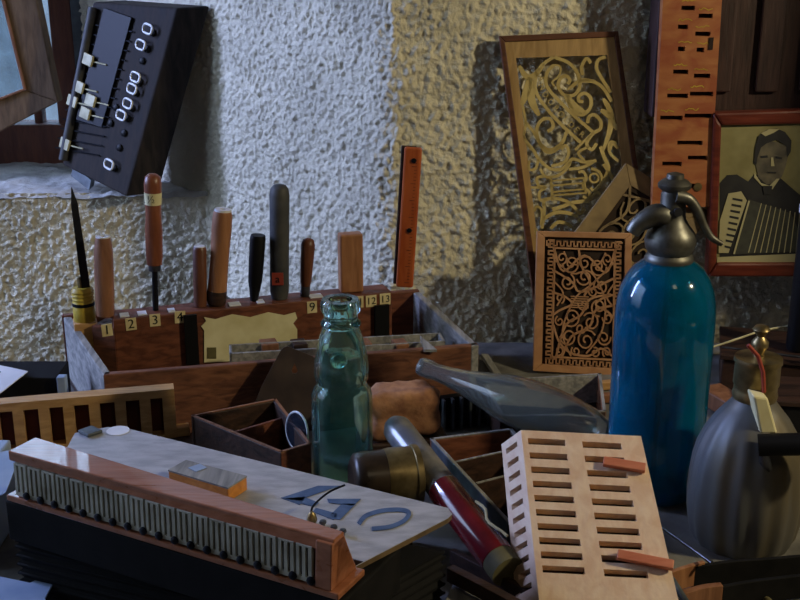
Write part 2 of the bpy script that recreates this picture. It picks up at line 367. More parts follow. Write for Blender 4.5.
for X, Y in ((440,92),(425,138),(410,172),(403,232),(392,264),(380,308),(368,336),(358,378),(345,420),(330,478),(335,305),(320,350)):
    m = MB(); c = q((X-2)/s_,(Y+2)/s_,.0); m.lathe([(.0055,0),(.0055,.003),(.003,.0045)], c, nrm, 12); m.build('button', M['blackp'], t, smooth=True)
for X, Y in ((258,173),(232,250),(213,290),(265,288),(250,325),(192,412)):
    c = q((X+8)/s_,Y/s_,.010); m = MB(); m.box(c, (.021,.017,.004), w_ if w_.x > 0 else -w_, u_); o = m.build('key_pad', M['keys'], t, bevel=.0008)
    m = MB(); m.tube([q(X/s_,Y/s_,.007), q((X+55)/s_,(Y+14)/s_,.007)], .0012, 6); m.build('lever', M['keys'], t)
for k in range(14):
    y = 24+k*9.5; x0 = 130-.27*(y-10)-38; m = MB(); m.tube([q(x0+2,y,.003), q(x0+46,y+8,.003)], .0011, 6); m.build('rod', M['dsteel'], t)
m = MB(); m.box((q(150,120)+sd*.6+Vector((.012,-.01,0))), (.02,.004,.07), (sd.x,sd.y,0), (sd.y,-sd.x,0)); 
MB().prism([q(72,166,-.002),q(90,180,-.002),q(88,190,-.002),q(70,176,-.002)], Vector((0,.03,0))).build('foot_block', M['slate'], t)

# ------------------------------------------------------------------ toolbox with numbered rack
H = .085
FL, FR, BR_, BL_ = (P(103,375,z=H), P(479,345,z=H), P(418,290,z=H), P(62,315,z=H))
t = thing('toolbox', 'open reddish wooden toolbox with numbered file rack standing below the plaster wall', 'toolbox', ((FL.x+FR.x)/2, FL.y+.08, 0))
tk = .009
MB().bar(FL, FR, .0, H, tk).build('front_board', M['box_front'], t, bevel=.0015)
MB().bar(FR, BR_, .0, H, tk).build('side_board', M['grey_wood'], t, bevel=.0015)
MB().bar(BR_, BL_, .0, H+.002, tk).build('back_board', M['redwood'], t, bevel=.0015)
MB().bar(BL_, FL, .0, H, tk).build('side_board', M['grey_wood'], t, bevel=.0015)
MB().prism([Vector((p.x,p.y,.001)) for p in (FL,FR,BR_,BL_)], (0,0,.008)).build('bottom_board', M['darkwood'], t)
RZ = .102
r0, r1 = P(113,320,z=RZ), P(392,292,z=RZ)
rd = (r1-r0); rd.z = 0; rd.normalize(); rn = Vector((rd.y,-rd.x,0))   # rn faces the camera
inn = -rn
rw = .036
rk = MB()
rk.hexa([Vector((p.x,p.y,.012)) for p in (r0,r1,r1+inn*rw,r0+inn*rw)], [Vector((p.x,p.y,RZ)) for p in (r0,r1,r1+inn*rw,r0+inn*rw)])
rack = rk.build('file_rack', M['redwood'], t, bevel=.0012)
rq = lambda x,y,d=0: PP(x,y,r0,rn)+rn*d
# dark posts and step at the left
a = rq(97,330,-.004); 
rl = P(92,326,z=.092); m = MB(); m.bar((rl.x,rl.y), (r0.x,r0.y), .012, .092, .03); m.build('rack_step', M['redwood'], rack)
vq = lambda x: (lambda v:(v.x,v.y))(rq(x,312,.0015))
m = MB(); m.bar(vq(183), vq(196), .012, .100, .004, -1); m.build('dark_post', M['blackp'], rack)
m = MB(); m.bar(vq(374), vq(388), .012, .088, .004, -1); m.build('dark_post', M['blackp'], rack)
# label plate with a torn upper edge
pts = [(204,362),(204,330),(201,326),(206,321),(204,317),(215,319),(232,314),(250,317),(268,312),(284,315),(295,312),(297,318),(293,323),(297,329),(297,358)]
m = MB(); m.prism([rq(x,y,.0004) for x,y in pts], rn*.001); m.build('torn_card', M['cream'], rack)
m = MB(); m.prism([rq(x,y,.0015) for x,y in ((207,347),(216,347),(216,358),(207,358))], rn*.0006); m.build('dark_mark', M['olive'], rack)
for num, x, y, tilt in (('1',107,330,.05),('2',131,324,.02),('3',155,320,0),('4',180,317,-.05),('9',312,307,.0),('10',335,304,0),('11',358,302,0),('12',371,301,0),('13',385,299,0)):
    c = rq(x,y,.0004); wd = .012 if len(num) == 1 else .0135
    xd = (rd+Vector((0,0,tilt))).normalized()
    m = MB(); m.box(c, (wd,.0008,.0145), xd, -rn); o = m.build('number_card', M['paperlab'], rack); o['label'] = 'small paper card numbered '+num
    m = MB(); m.text(num, c, xd, (0,0,1), .0155 if len(num) == 1 else .0125, .0009); m.build('numeral', M['ink'], o)
# scraps of paper on top of the rack
for x, w in ((124,9),(142,9),(172,7),(236,12),(262,8),(318,14)):
    a = rq(x,300); b = r0+rd*((a-r0).dot(rd))+inn*.012
    m = MB(); m.box(Vector((b.x,b.y,RZ+.0008)), (w/900,.014,.0012), rd, inn); m.build('paper_scrap', M['paper'], rack)
# shallow inner tray
a, b = P(229,346,z=.078), P(440,334,z=.078); m = MB(); dd = (b-a); dd.z = 0; dd.normalize(); nn = Vector((dd.y,-dd.x,0))
it = thing('inner_tray', 'shallow olive-brown wooden tray lying inside the toolbox behind its front board', 'tray', ((a.x+b.x)/2, (a.y+b.y)/2-.02, .03))
g = .030
c_, d_ = a+nn*g, b+nn*g
MB().hexa([Vector((p.x,p.y,.03)) for p in (a,b,d_,c_)], [Vector((p.x,p.y,.069)) for p in (a,b,d_,c_)]).build('base', M['olive'], it)
for u, v in ((a,b),(b,d_),(d_,c_),(c_,a)): MB().bar(u, v, .069, .080, .003, -1).build('rim', M['grey_wood'], it, bevel=.0005)
for x in (270,300,360,400):
    e = P(x,344,z=.072); m = MB(); m.box(Vector((e.x,e.y-.012,.0745)), (.014+random.random()*.016,.022,.010), (1,.3,0), (-.3,1,0)); o = m.build('wood_offcut', M['tan' if x != 300 else 'darkwood'], bevel=.001)
    tag(o, {270:'small tan offcut in the inner tray, left end',300:'small dark offcut in the inner tray left of the green bottle',360:'small tan offcut in the inner tray just right of the green bottle',400:'small tan offcut at the right end of the inner tray'}[x], 'offcut', 'offcuts in the inner tray')
o = MB().prism([P(420,338,z=.083),P(437,352,z=.083),P(424,352,z=.083)], (0,0,.003)).build('pale_chip', M['grey_wood']); tag(o, 'pale pointed wooden chip inside the toolbox near its right side', 'chip')

# files and handles standing in the rack
def rackc(px, off=.018):
    a = rq(px, 300); b = r0+rd*((a-r0).dot(rd))+inn*off
    # find the point of the rack's centre line seen at this column
    d = ray(px, 300); lam = 0
    A = r0+inn*off; nrm = Vector((d.y,-d.x,0)); tt = -(A-Vector((0,0,0))).dot(nrm)/rd.dot(nrm)
    q_ = A+rd*tt; return Vector((q_.x,q_.y,RZ+.001))
def stick(name, label, cat, pb, pt, prof, mats, parts=(), seg=20, off=.018, sink=True):
    """pb: px of base, pt: (px,py) of tip; prof: (radius px, t 0..1)"""
    b = rackc(pb, off); tp = P(pt[0],pt[1],y=b.y); ax = tp-b; L = ax.length; ax.normalize()
    k = (b-O).dot(FW)/F
    t = thing(name, label, cat, b)
    return t, b, ax, L, k
def lath(t, part, b, ax, L, k, prof, m, seg=20):
    o = MB().lathe([(r*k, h*L) for r, h in prof], b, ax, seg).build(part, m, t, smooth=True); return o
G = 'tools standing in the numbered rack'
t,b,ax,L,k = stick('file_handle','tan wooden file handle with a pale holed end standing in rack hole one','tool handle',104,(103,236),0,0)
lath(t,'grip',b,ax,L,k,[(8.5,0),(9.2,.05),(9.5,.5),(9.2,.8),(8,.93),(7.2,.985)],M['tan']); lath(t,'end_cap',b,ax,L,k,[(7.2,.983),(7,1.0),(3,1.0),(2.6,.97)],M['white_end'])
t,b,ax,L,k = stick('chisel','thin chisel with varnished handle and cream label standing above number three','chisel',155,(152.5,174),0,0)
lath(t,'shank',b,ax,L,k,[(3,0),(3,.33)],M['dsteel']); lath(t,'ferrule',b,ax,L,k,[(6,.30),(6.2,.33),(6.6,.36)],M['steel'])
gr = lath(t,'grip',b,ax,L,k,[(7.4,.345),(8.2,.40),(8.6,.6),(7.6,.72),(8.2,.85),(8.6,.93),(7.5,.98),(4,1.0)],M['varn'])
lb = lath(t,'label_band',b,ax,L,k,[(7.95,.785),(8.5,.86),(8.7,.87)],M['cream'])
MB().text('½', b+ax*L*.83+Vector((0.002,-1,0))*(9.0*k), (1,0,0), ax, .012, .0005).build('fraction_mark', M['ink'], lb)
t,b,ax,L,k = stick('short_handle','short dark brown cylindrical handle just left of the large tan handle','tool handle',200,(199.5,246),0,0)
lath(t,'grip',b,ax,L,k,[(6.4,0),(6.8,.1),(6.8,.95),(5.5,.99)],M['brown']); lath(t,'end_cap',b,ax,L,k,[(5.5,.985),(5.3,1.0),(2,1.0)],M['white_end'])
t,b,ax,L,k = stick('large_handle','large tan wooden file handle leaning right with a white holed end','tool handle',216,(223,209),0,0)
lath(t,'grip',b,ax,L,k,[(8,0),(9,.04),(9.5,.12),(9.2,.5),(10,.8),(9.6,.93),(8.6,.98)],M['tan2']); lath(t,'end_cap',b,ax,L,k,[(8.6,.978),(8,1.0),(3,1.0),(2.6,.97)],M['white_end'])
lath(t,'dark_collar',b,ax,L,k,[(8.6,0),(9.7,.04),(10,.12),(9.6,.15)],M['darkwood'])
t,b,ax,L,k = stick('black_file','slim black plastic handle between the large tan and the tall grey handle','tool handle',254,(258,235),0,0)
lath(t,'grip',b,ax,L,k,[(4,0),(5,.12),(7,.3),(7.6,.6),(7.8,.95),(7,1.0)],M['blackp']); lath(t,'shank',b,ax,L,k,[(2.5,-.01),(2.5,.06)],M['dsteel'])
t,b,ax,L,k = stick('grey_file','tall dark grey round-topped rubber handle with a small red label','tool handle',279.5,(279.5,184),0,0)
gr = lath(t,'grip',b,ax,L,k,[(8.2,0),(9.4,.06),(9.6,.5),(9.8,.9),(8.8,.96),(6,.99),(2,1.0)],M['dgrey'])
m = MB(); yb_ = b.y-9.9*k; m.box(Vector((b.x,yb_,P(279,279,y=yb_).z)), (.0135,.0014,.015)); lbo = m.build('label', M['redlabel'], t)
MB().text('a', Vector((b.x,yb_-.001,P(279,279,y=yb_).z)), (1,0,0), (0,0,1), .013, .0004).build('letter', M['ink'], lbo)
t,b,ax,L,k = stick('knife','small tapered brown knife handle between the grey handle and the square block','knife handle',305,(308.5,238),0,0)
lath(t,'grip',b,ax,L,k,[(4.5,.16),(5.6,.25),(6.6,.6),(7,.88),(5.5,.97),(2,1.0)],M['brown'],12); lath(t,'shank',b,ax,L,k,[(4.8,-.01),(4.6,.17)],M['steel'],12)
# square block
b = rackc(351); k = (b-O).dot(FW)/F; zt = P(351,233,y=b.y).z
o = MB().box(Vector((b.x,b.y,(b.z+zt)/2)), (23*k,.018,zt-b.z), (1,.25,0), (-.25,1,0)).build('wood_block', M['tan2'], bevel=.002); tag(o,'upright square tan wood block standing in the rack above number eleven','wood block')
# folding rule
b = rackc(404,.014); b.z = RZ; tp = P(413,147,y=b.y); k = (b-O).dot(FW)/F; ax = (tp-b).normalized(); L = (tp-b).length
t = thing('folding_rule','tall orange folding rule standing upright at the right end of the rack','folding rule', b)
sx = ax.cross(Vector((0,-1,0))).normalized(); sx = sx if sx.x > 0 else -sx
MB().box(b+ax*L/2+sx*.0005, (17*k,L,.006), sx, ax).build('front_leaf', M['orange'], t, bevel=.0025)
MB().box(b+ax*(L/2+.001)-sx*.0045+Vector((0,.006,0)), (15*k,L*.99,.004), sx, ax).build('back_leaf', M['darkwood'], t, bevel=.0015)
for f_, r in ((.91,.0032),(.42,.003)):
    m = MB(); m.lathe([(r,0),(r,.0012),(r*.5,.0016)], b+ax*L*f_+Vector((0,-.0032,0))+sx*.002, (0,-1,0), 14); m.build('rivet', M['dsteel'], t, smooth=True)
m = MB()
for i in range(38): m.box(b+ax*(L*(.04+.9*i/38))+Vector((0,-.0034,0))+sx*(.0045 if i%5 else .003), (.003 if i%5 else .006,.0004,.0004), sx, ax)
m.build('scale_marks', M['ink'], t)
# scraper with threaded yellow tube in the front left corner
b = P(85,320,z=.093); t = thing('scraper','pointed black triangular scraper stuck in a threaded yellow cap at the box corner','scraper', b)
k = (b-O).dot(FW)/F; zt = P(85,287,y=b.y).z; hh = zt-b.z
prof = [(10.5*k,0),(10.8*k,hh*.05),(10.8*k,hh*.5)]
for i in range(4): prof += [(10.2*k,hh*(.52+i*.11)),(11*k,hh*(.56+i*.11)),(10.2*k,hh*(.61+i*.11))]
prof += [(9*k,hh)]
MB().lathe(prof, b, (0,0,1), 24).build('threaded_cap', M['yellow'], t, smooth=True)
MB().lathe([(11*k,0),(11*k,hh*.1)], b+Vector((0,0,hh*.46)), (0,0,1), 24).build('dark_ring', M['blackp'], t, smooth=True)
tp = P(71.5,187,y=b.y); bb = P(86,292,y=b.y); ax = (tp-bb).normalized()
MB().lathe([(4.6*k,0),(4.8*k,(tp-bb).length*.3),(3.8*k,(tp-bb).length*.85),(.3*k,(tp-bb).length)], bb, ax, 3).build('blade', M['dsteel'], t)
MB().lathe([(3*k,0),(3*k,.016)], P(81,290,y=b.y-.001), (0,0,1), 8).build('tang', M['brass'], t)
# a support ledge below the scraper
MB().box(Vector((b.x,b.y,.0515)), (.026,.026,.083), rd, inn).build('corner_post', M['combl'], bpy.data.objects['toolbox'], bevel=.001)

# ------------------------------------------------------------------ fretwork panels
def circle(cx, cy, r, n=14): return [(cx+r*math.cos(2*PI*i/n), cy+r*math.sin(2*PI*i/n)) for i in range(n+1)]
def spiral(cx, cy, r0, r1, a0, turns, n=22):
    return [(cx+(r0+(r1-r0)*i/n)*math.cos(a0+turns*2*PI*i/n), cy+(r0+(r1-r0)*i/n)*math.sin(a0+turns*2*PI*i/n)) for i in range(n+1)]
def tri_plane(a, b, c):
    n = (b-a).cross(c-a).normalized(); return n if n.y < 0 else -n
# big panel
A, B = P(499,36,y=1.438), P(618,31,y=1.438); Cc = P(541,352,z=.003)
n1 = tri_plane(A,B,Cc); q1 = lambda x,y,d=0: PP(x,y,A,n1)+n1*d
t = thing('fretwork_panel','tall framed fretwork panel of openwork scrolls and slanting letter ribbon against the wall','fretwork panel', q1(590,350))
D_ = q1(661,344)
outer = [(499,36),(618,31),(664,350),(541,358)]; mid = [(505,42),(614,37),(658,345),(547,353)]; inn_ = [(516,58),(607,55),(644,322),(548,330)]
def framebars(mb, o, i, q, th, d=0):
    for k in range(4):
        a,b = o[k],o[(k+1)%4]; c,e = i[(k+1)%4],i[k]; mb.prism([q(*a,d),q(*b,d),q(*c,d),q(*e,d)], th)
    return mb
framebars(MB(), outer, mid, q1, -n1*.012, .002).build('outer_rim', M['fretrim'], t, bevel=.001)
framebars(MB(), mid, inn_, q1, -n1*.005, 0).build('border', M['fretd'], t)
m = MB(); th = -n1*.0035
def sc(pts, ox, oy, s): return [(ox+x/s, oy+y/s) for x,y in pts]
W1 = 3.4
def st(pts, w=W1, o=(510,50,6.0), taper=False):
    p = smooth_pts(sc(pts,*o)); n = len(p)
    ws = [w*(.45+.75*math.sin(PI*min(1,(i+1)/(n)))) for i in range(n)] if taper else w
    m.ribbon(p, ws, q1, th)
st([(265,40),(200,85),(160,140),(150,210),(165,270),(220,350),(300,440),(425,555)])
st([(265,90),(225,130),(215,190),(235,240),(290,300),(370,380),(500,495)])
m.ribbon(sc([(510,485),(390,600)],510,50,6), 2.4, q1, th)
st([(265,90),(295,95),(305,120),(290,160),(255,190),(268,218)], 2)
st([(270,45),(350,75),(400,130),(420,200),(405,250),(370,275),(320,265),(290,220),(300,175),(335,155),(360,180),(345,205)])
st([(510,185),(430,180),(370,220),(345,240)], 3, taper=True)
st([(345,290),(375,360),(430,390),(480,350),(485,290),(450,260),(415,275),(415,305),(440,310)])
st([(330,270),(390,340),(450,372)], 6, taper=True)
st([(465,440),(475,400),(510,390),(545,430),(540,475),(500,500),(460,560),(490,598),(520,560)])
st([(55,95),(100,160),(150,150),(205,85)], 5, taper=True)
st([(120,165),(100,250),(70,330)], 6.5, taper=True)
st([(130,180),(130,300),(175,395)], 6.5, taper=True)
st([(225,490),(260,460),(240,415),(190,420),(160,480),(180,560),(240,600),(310,560),(340,490)])
st([(90,430),(140,490),(180,560)], 3)
st([(435,150),(430,100),(460,50),(485,80)])
st([(575,40),(530,60),(520,110),(550,170),(605,255)])
st([(420,185),(500,190),(560,230),(610,310)])
st([(560,290),(605,380),(600,480),(560,600)], 5, taper=True)
st([(545,360),(600,400),(640,480)], 5, taper=True)
st([(600,600),(615,560),(650,590)])
st([(75,330),(95,440),(85,520),(130,600)], 2.5)
o2 = (515,140,6.312)
for p, w in (([(70,10),(120,70),(150,120),(220,180),(290,185),(340,140),(370,120),(440,140),(515,130)],2.6),([(340,185),(420,175),(495,140)],2.4),
    ([(290,60),(320,35),(340,80),(310,140),(230,165)],2.4),([(90,130),(90,185),(130,180),(150,120)],2.2),([(160,180),(190,230),(260,230),(320,190),(350,140)],2.4),
    ([(180,230),(140,240),(150,290),(190,300),(155,330),(160,380),(200,370)],2.4),([(400,205),(430,200),(450,240),(430,290),(470,330),(460,370),(430,355)],2.4),
    ([(480,180),(530,200),(550,260),(500,320),(480,300)],2.4),([(180,420),(190,380),(260,370),(330,390),(380,430),(410,465),(440,430)],2.6),
    ([(180,500),(250,460),(330,460),(395,485)],3),([(180,400),(185,460),(170,560)],2.6),([(120,450),(140,420),(170,450),(165,540)],2.2),([(225,560),(270,520),(330,530),(360,555)],2.8),
    ([(640,20),(600,15),(600,80),(655,135)],2.4),([(540,40),(560,100),(590,180),(560,260)],3.2),([(235,440),(300,420),(370,395),(470,385)],3),([(150,10),(190,70),(240,75),(300,30)],2.6),
    ([(100,300),(200,300)],2),([(225,235),(238,385)],2.2),([(435,235),(448,340)],2),([(440,130),(400,80),(470,40)],2.2),
    ([(560,150),(620,250),(640,330),(600,400),(640,500)],3),([(470,380),(520,330),(560,400),(520,470),(470,450)],2.6),([(130,560),(160,640),(240,680),(330,640),(420,700)],3),([(150,600),(170,760),(260,830),(400,800),(500,900)],3),
    ([(400,500),(480,560),(560,540),(640,620)],3),([(250,620),(300,740),(420,900),(300,1100)],3),([(560,620),(640,760),(600,900),(700,1050)],3)):
    st(p, w*1.2, o2)
st([(x,y) for x,y in circle(500,240,28)], 2, o2)
for i,(a,b) in enumerate((((220,260),(435,240)),((220,290),(435,272)),((228,330),(440,310)),((228,352),(445,334)))): m.ribbon(sc([a,b],*o2), 1.7, q1, th)
fw = m.build('scroll_fretwork', M['fret'], t)
# ribbon lettering cut out between the two ribbon edges
m = MB()
for ch, X, Y, an in (('A',187,170,80),('N',190,222,62),('D',212,268,50),('C',243,312,45),('R',276,350,44),('O',308,388,43),('L',337,418,43),('D',368,450,43),('E',398,480,43),('R',432,508,43)):
    cpt = q1(510+X/6,50+Y/6); dx = (q1(510+X/6+math.cos(math.radians(an)),50+Y/6+math.sin(math.radians(an)))-cpt); dy = (q1(510+X/6+math.sin(math.radians(an)),50+Y/6-math.cos(math.radians(an)))-cpt)
    m.text(ch, cpt, dx, dy, .0105, -.0005)
m.build('ribbon_letters', M['fret'], t)
# panel lying across, tilted on a corner
A2, B2, C2 = P(626,163,y=1.405), P(712,213,y=1.40), P(560,252,y=1.372)
n2 = tri_plane(A2,B2,C2); q2 = lambda x,y,d=0: PP(x,y,A2,n2)+n2*d
t = thing('fretwork_panel','olive fretwork panel tilted on its corner behind the blue bottle head','fretwork panel', q2(640,335))
def rec(o, u, v, a0, a1, b0, b1): return [(o[0]+u[0]*a+v[0]*b, o[1]+u[1]*a+v[1]*b) for a,b in ((a0,b0),(a1,b0),(a1,b1),(a0,b1))]
o_ = (626,163); uu = (86,50); vv = (-86,116)
framebars(MB(), rec(o_,uu,vv,0,1,0,1), rec(o_,uu,vv,.17,.83,.12,.88), q2, -n2*.005).build('border', M['fret3'], t, bevel=.0008)
m = MB(); th = -n2*.0025
L2 = lambda pts: [(o_[0]+uu[0]*a+vv[0]*b, o_[1]+uu[1]*a+vv[1]*b) for a,b in pts]
for cx,cy,r,a0,tr in ((.35,.24,.13,0,1.5),(.62,.24,.13,3.1,-1.5),(.5,.38,.14,1.5,1.4),(.33,.5,.12,0,-1.4),(.67,.5,.12,3,1.4),(.5,.63,.14,0,1.5),(.34,.77,.11,2,1.4),(.66,.77,.11,1,-1.4)):
    m.ribbon(L2(spiral(cx,cy,.025,r,a0,tr)), 1.8, q2, th)
for pts in ([(.17,.12),(.3,.3),(.2,.5),(.35,.62),(.2,.88)],[(.83,.12),(.7,.3),(.8,.5),(.65,.62),(.83,.88)],[(.17,.2),(.5,.14),(.83,.2)],[(.17,.84),(.5,.9),(.83,.84)],[(.5,.12),(.5,.88)]): m.ribbon(L2(smooth_pts(pts)), 2.4, q2, th)
m.build('scroll_fretwork', M['fret3'], t)
framebars(MB(), rec(o_,uu,vv,.17,.83,.12,.88), rec(o_,uu,vv,.21,.79,.15,.85), q2, -n2*.0024, -.002).build('dark_inner_band', M['backing'], t)
MB().prism([q2(*p,-.0045) for p in rec(o_,uu,vv,.17,.83,.12,.88)], -n2*.001).build('added_dark_back', M['backing'], t)  # dark plane added so the openwork gaps look dark
# small front panel
A3, B3, C3 = P(537,231,y=1.362), P(632,233,y=1.362), P(533,371,z=.004)
n3 = tri_plane(A3,B3,C3); q3 = lambda x,y,d=0: PP(x,y,A3,n3)+n3*d
t = thing('fretwork_panel','small orange-brown fretwork panel with key-pattern border left of the blue siphon','fretwork panel', q3(580,376))
outer = [(537,231),(632,233),(630,377),(533,371)]; inn_ = [(545,237),(625,239),(623,369),(542,364)]
framebars(MB(), outer, inn_, q3, -n3*.006, 0).build('border', M['fret2'], t, bevel=.0008)
m = MB(); th = -n3*.003
# key-pattern border
def meander(a, b, w, n):
    (ax_,ay_),(bx_,by_) = a,b; L = math.hypot(bx_-ax_,by_-ay_); ux,uy = (bx_-ax_)/L,(by_-ay_)/L; nx_,ny_ = -uy,ux; out = []
    for i in range(n):
        s0 = L*i/n; e = L/n
        for f_,g_ in ((0,0),(0,1),(.5,1),(.5,0)): out.append((ax_+ux*(s0+e*f_)+nx_*w*g_, ay_+uy*(s0+e*f_)+ny_*w*g_))
    out.append((bx_,by_)); return out
def poly(pts, w):
    for a,b in zip(pts,pts[1:]):
        L = math.hypot(b[0]-a[0],b[1]-a[1]) or 1; ux,uy = (b[0]-a[0])/L*w/2,(b[1]-a[1])/L*w/2
        m.ribbon([(a[0]-ux,a[1]-uy),(b[0]+ux,b[1]+uy)], w, q3, th)
poly(meander((549,240),(546,362),-5,17), 1.5); poly(meander((621,242),(619,366),5,17), 1.5)
poly(meander((547,241),(622,243),4.5,11), 1.4); poly(meander((546,363),(620,368),-4.5,11), 1.4)
poly([(555,248),(615,250),(613,360),(552,357),(555,248)], 1.8)
L3 = lambda pts: [(555+60*a-2*b, 249+2*a+109*b) for a,b in pts]
for cx,cy,r,a0,tr in ((.28,.13,.15,0,1.5),(.72,.15,.15,3.1,-1.5),(.5,.25,.13,1,1.3),(.22,.30,.13,2,-1.5),(.78,.33,.13,1,1.5),(.75,.52,.14,4,-1.4),(.3,.62,.15,5,1.6),(.62,.66,.15,0,-1.4),(.25,.8,.14,0,1.5),(.55,.83,.17,2,1.6),(.84,.8,.12,3,-1.5),(.5,.12,.1,4,1.2)):
    m.ribbon([(555+60*a-2*b,249+2*a+109*b) for a,b in [(cx+(x-cx), cy+(y-cy)*.62) for x,y in spiral(cx,cy,.03,r,a0,tr)]], 1.5, q3, th)
for pts in ([(0,.02),(.15,.2),(.5,.05),(.85,.2),(1,.0)],[(0,.4),(.2,.44),(.3,.5),(.1,.56),(0,.6)],[(1,.4),(.8,.44),(.7,.5),(.9,.56),(1,.62)],[(.05,.99),(.2,.7),(.45,.6),(.6,.45),(.95,.4)],[(.15,.99),(.3,.8),(.6,.7),(.7,.55),(1,.5)],[(.0,.7),(.1,.85),(.3,.95),(.6,.97),(.8,.9),(1,.97)],[(.4,0),(.45,.15),(.6,.3),(.5,.42)],[(.0,.2),(.3,.3),(.4,.38),(.6,.36),(1,.25)]):
    m.ribbon(L3(smooth_pts(pts)), 2.0, q3, th)
for cx,cy,r_,a0,tr in ((.12,.08,.09,0,1.2),(.88,.08,.09,3,-1.2),(.1,.45,.08,0,1.2),(.9,.62,.09,2,1.2),(.1,.93,.08,1,1.2),(.9,.93,.08,4,-1.3),(.45,.72,.09,1,-1.2),(.5,.5,.1,2,1.2),(.38,.93,.08,2,1.3),(.7,.94,.08,0,-1.3),(.1,.66,.08,3,1.2),(.65,.38,.08,2,1.3)):
    m.ribbon([(555+60*a-2*b,249+2*a+109*b) for a,b in [(x, cy+(y-cy)*.62) for x,y in spiral(cx,cy,.02,r_,a0,tr)]], 1.4, q3, th)
for pts in ([(.0,.1),(.3,.22),(.6,.2),(.85,.45),(.8,.75),(.55,.95)],[(1,.1),(.65,.3),(.35,.45),(.15,.75),(.3,.98)],[(0,.3),(.15,.4),(.05,.52)],[(1,.3),(.88,.42),(1,.52)],[(.15,.02),(.25,.12),(.4,.14)],[(.85,.02),(.75,.12),(.6,.14)]): m.ribbon(L3(smooth_pts(pts)), 1.5, q3, th)
for i in range(6): m.ribbon(L3([(.28,.43+i*.02),(.58,.43+i*.02)]), 1.0, q3, th)
m.build('scroll_fretwork', M['fret2'], t)
MB().prism([q3(*p,-.0045) for p in inn_], -n3*.001).build('added_dark_back', M['backing'], t)  # same added dark plane behind the small panel's gaps

# ------------------------------------------------------------------ dark cabinet, orange slotted board and framed photograph on the right
yc = 1.40
t = thing('wall_cabinet','dark grooved wooden cabinet fixed high on the wall at the right edge','cabinet', P(760,118,y=yc))
x0 = P(640,60,y=yc+.02).x; zb = P(700,118,y=yc).z
m = MB(); vbox(m, x0+.015, .62, zb, .62, yc+.004, YW-.006); m.build('case', M['cabinet'], t, bevel=.002)
for px in (700,748,793):
    m = MB(); a = P(px,50,y=yc); vbox(m, a.x+.012, a.x+.040, P(700,92,y=yc).z, .60, yc-.003, yc+.004); m.build('vertical_batten', M['cabinet'], t, bevel=.002)
# orange board
ya = 1.385
z0, z1 = P(690,207,y=ya).z, .56
xL0, xR0 = P(652,207,y=ya).x, P(709,207,y=ya).x
xL1, xR1 = P(663,0,y=ya).x, P(722,0,y=ya).x; ztop0 = P(690,0,y=ya).z
def ob(u, v, d):   # u 0..1 across, v px row
    a = P(652+11*(207-v)/207,v,y=ya); b = P(709+13*(207-v)/207,v,y=ya); q = a+(b-a)*u; return Vector((q.x, ya+d, q.z))
slots = []
rows = [(8,.32,.55),(16,.62,.86),(27,.28,.45),(34,.58,.84),(49,.30,.42),(50,.62,.75),(72,.24,.5),(76,.60,.88),(96,.16,.52),(94,.55,.95),(118,.06,.45),(116,.48,.98),(143,.38,.82),(164,.14,.48),(158,.58,.92),(186,.55,.8),(-12,.3,.55),(-8,.62,.86),(-30,.3,.55),(-26,.6,.86)]
hw = 2.3
us = sorted(set([0,1]+[x for r in rows for x in r[1:]])); vs_ = sorted(set([-50,207]+[r[0]-hw for r in rows]+[r[0]+hw for r in rows]))
dep = lambda u,v: .008 if any(abs(v-r[0]) < hw and r[1] < u < r[2] for r in rows) else 0
t = thing('slotted_board','tall orange-brown wooden board pierced with short dark slots behind the blue siphon','slotted board', Vector(ob(.5,207,0)))
m = MB().relief(us, vs_, dep, ob)
c = [ob(0,207,0),ob(1,207,0),ob(1,-50,0),ob(0,-50,0)]; e = [p+Vector((0,.014,0)) for p in c]
m.cur = 0
for i in range(4): m.add([c[i],c[(i+1)%4],e[(i+1)%4],e[i]], [(0,1,2,3)])
m.add(e, [(0,1,2,3)])
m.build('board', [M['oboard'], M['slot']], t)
m = MB(); m.lathe([(.0055,0),(.005,.0015)], ob(.78,187,0), (0,-1,0), 16); m.build('round_stud', M['brass'], t, smooth=True)
m = MB(); a = ob(.80,40,-.0008); m.box(a+Vector((.004,0,-.004)), (.005,.0012,.014)); m.build('dark_notch', M['slot'], t)
# yellowish pencilled scribbles above the slots
for r in rows[:12]:
    x0_ = r[1]*60; pts = smooth_pts([(x0_+2.0*i, r[0]-7+random.uniform(-1.3,1.3)) for i in range(8)],3)
    m = MB(); m.ribbon(pts, .9, lambda x,y: ob(x/60,y,-.0003), (0,.0002,0)); m.build('chalk_mark', M['yellow'], t)
# framed photograph
yf = 1.385
t = thing('framed_photograph','dark red framed portrait photograph of a man playing an accordion','framed photograph', P(770,274,y=yf))
q = lambda x,y,d=0: P(x,y,y=yf-d)
outer = [(714,113),(870,108),(866,277),(708,277)]; inn_ = [(722,126),(855,123),(852,263),(717,263)]
framebars(MB(), outer, inn_, q, (0,.02,0), .006).build('frame', M['mahog'], t, bevel=.003)
m = MB(); m.mat(0).prism([q(720,124),q(857,120),q(855,266),q(715,266)], (0,.004,0))
def pat(mi, pts, d):
    m.mat(mi); m.prism([q(x,y,d) for x,y in pts], (0,.0003,0))
z = lambda pts, ox=720, oy=115, s=7.06: [(ox+x/s, oy+y/s) for x,y in pts]
pat(1, z([(0,480),(50,425),(120,420),(200,470),(240,420),(420,440),(560,560),(720,620),(900,760),(900,1040),(0,1040)]), .0006)      # jacket
pat(2, z([(250,330),(255,230),(300,180),(400,190),(470,220),(480,290),(465,360),(440,430),(400,480),(330,490),(270,440)]), .0010)      # face
pat(1, z([(240,340),(250,230),(270,150),(330,105),(400,95),(460,120),(505,180),(500,260),(475,300),(470,220),(400,175),(330,200),(290,230),(265,300),(258,350)]), .0014)  # hair
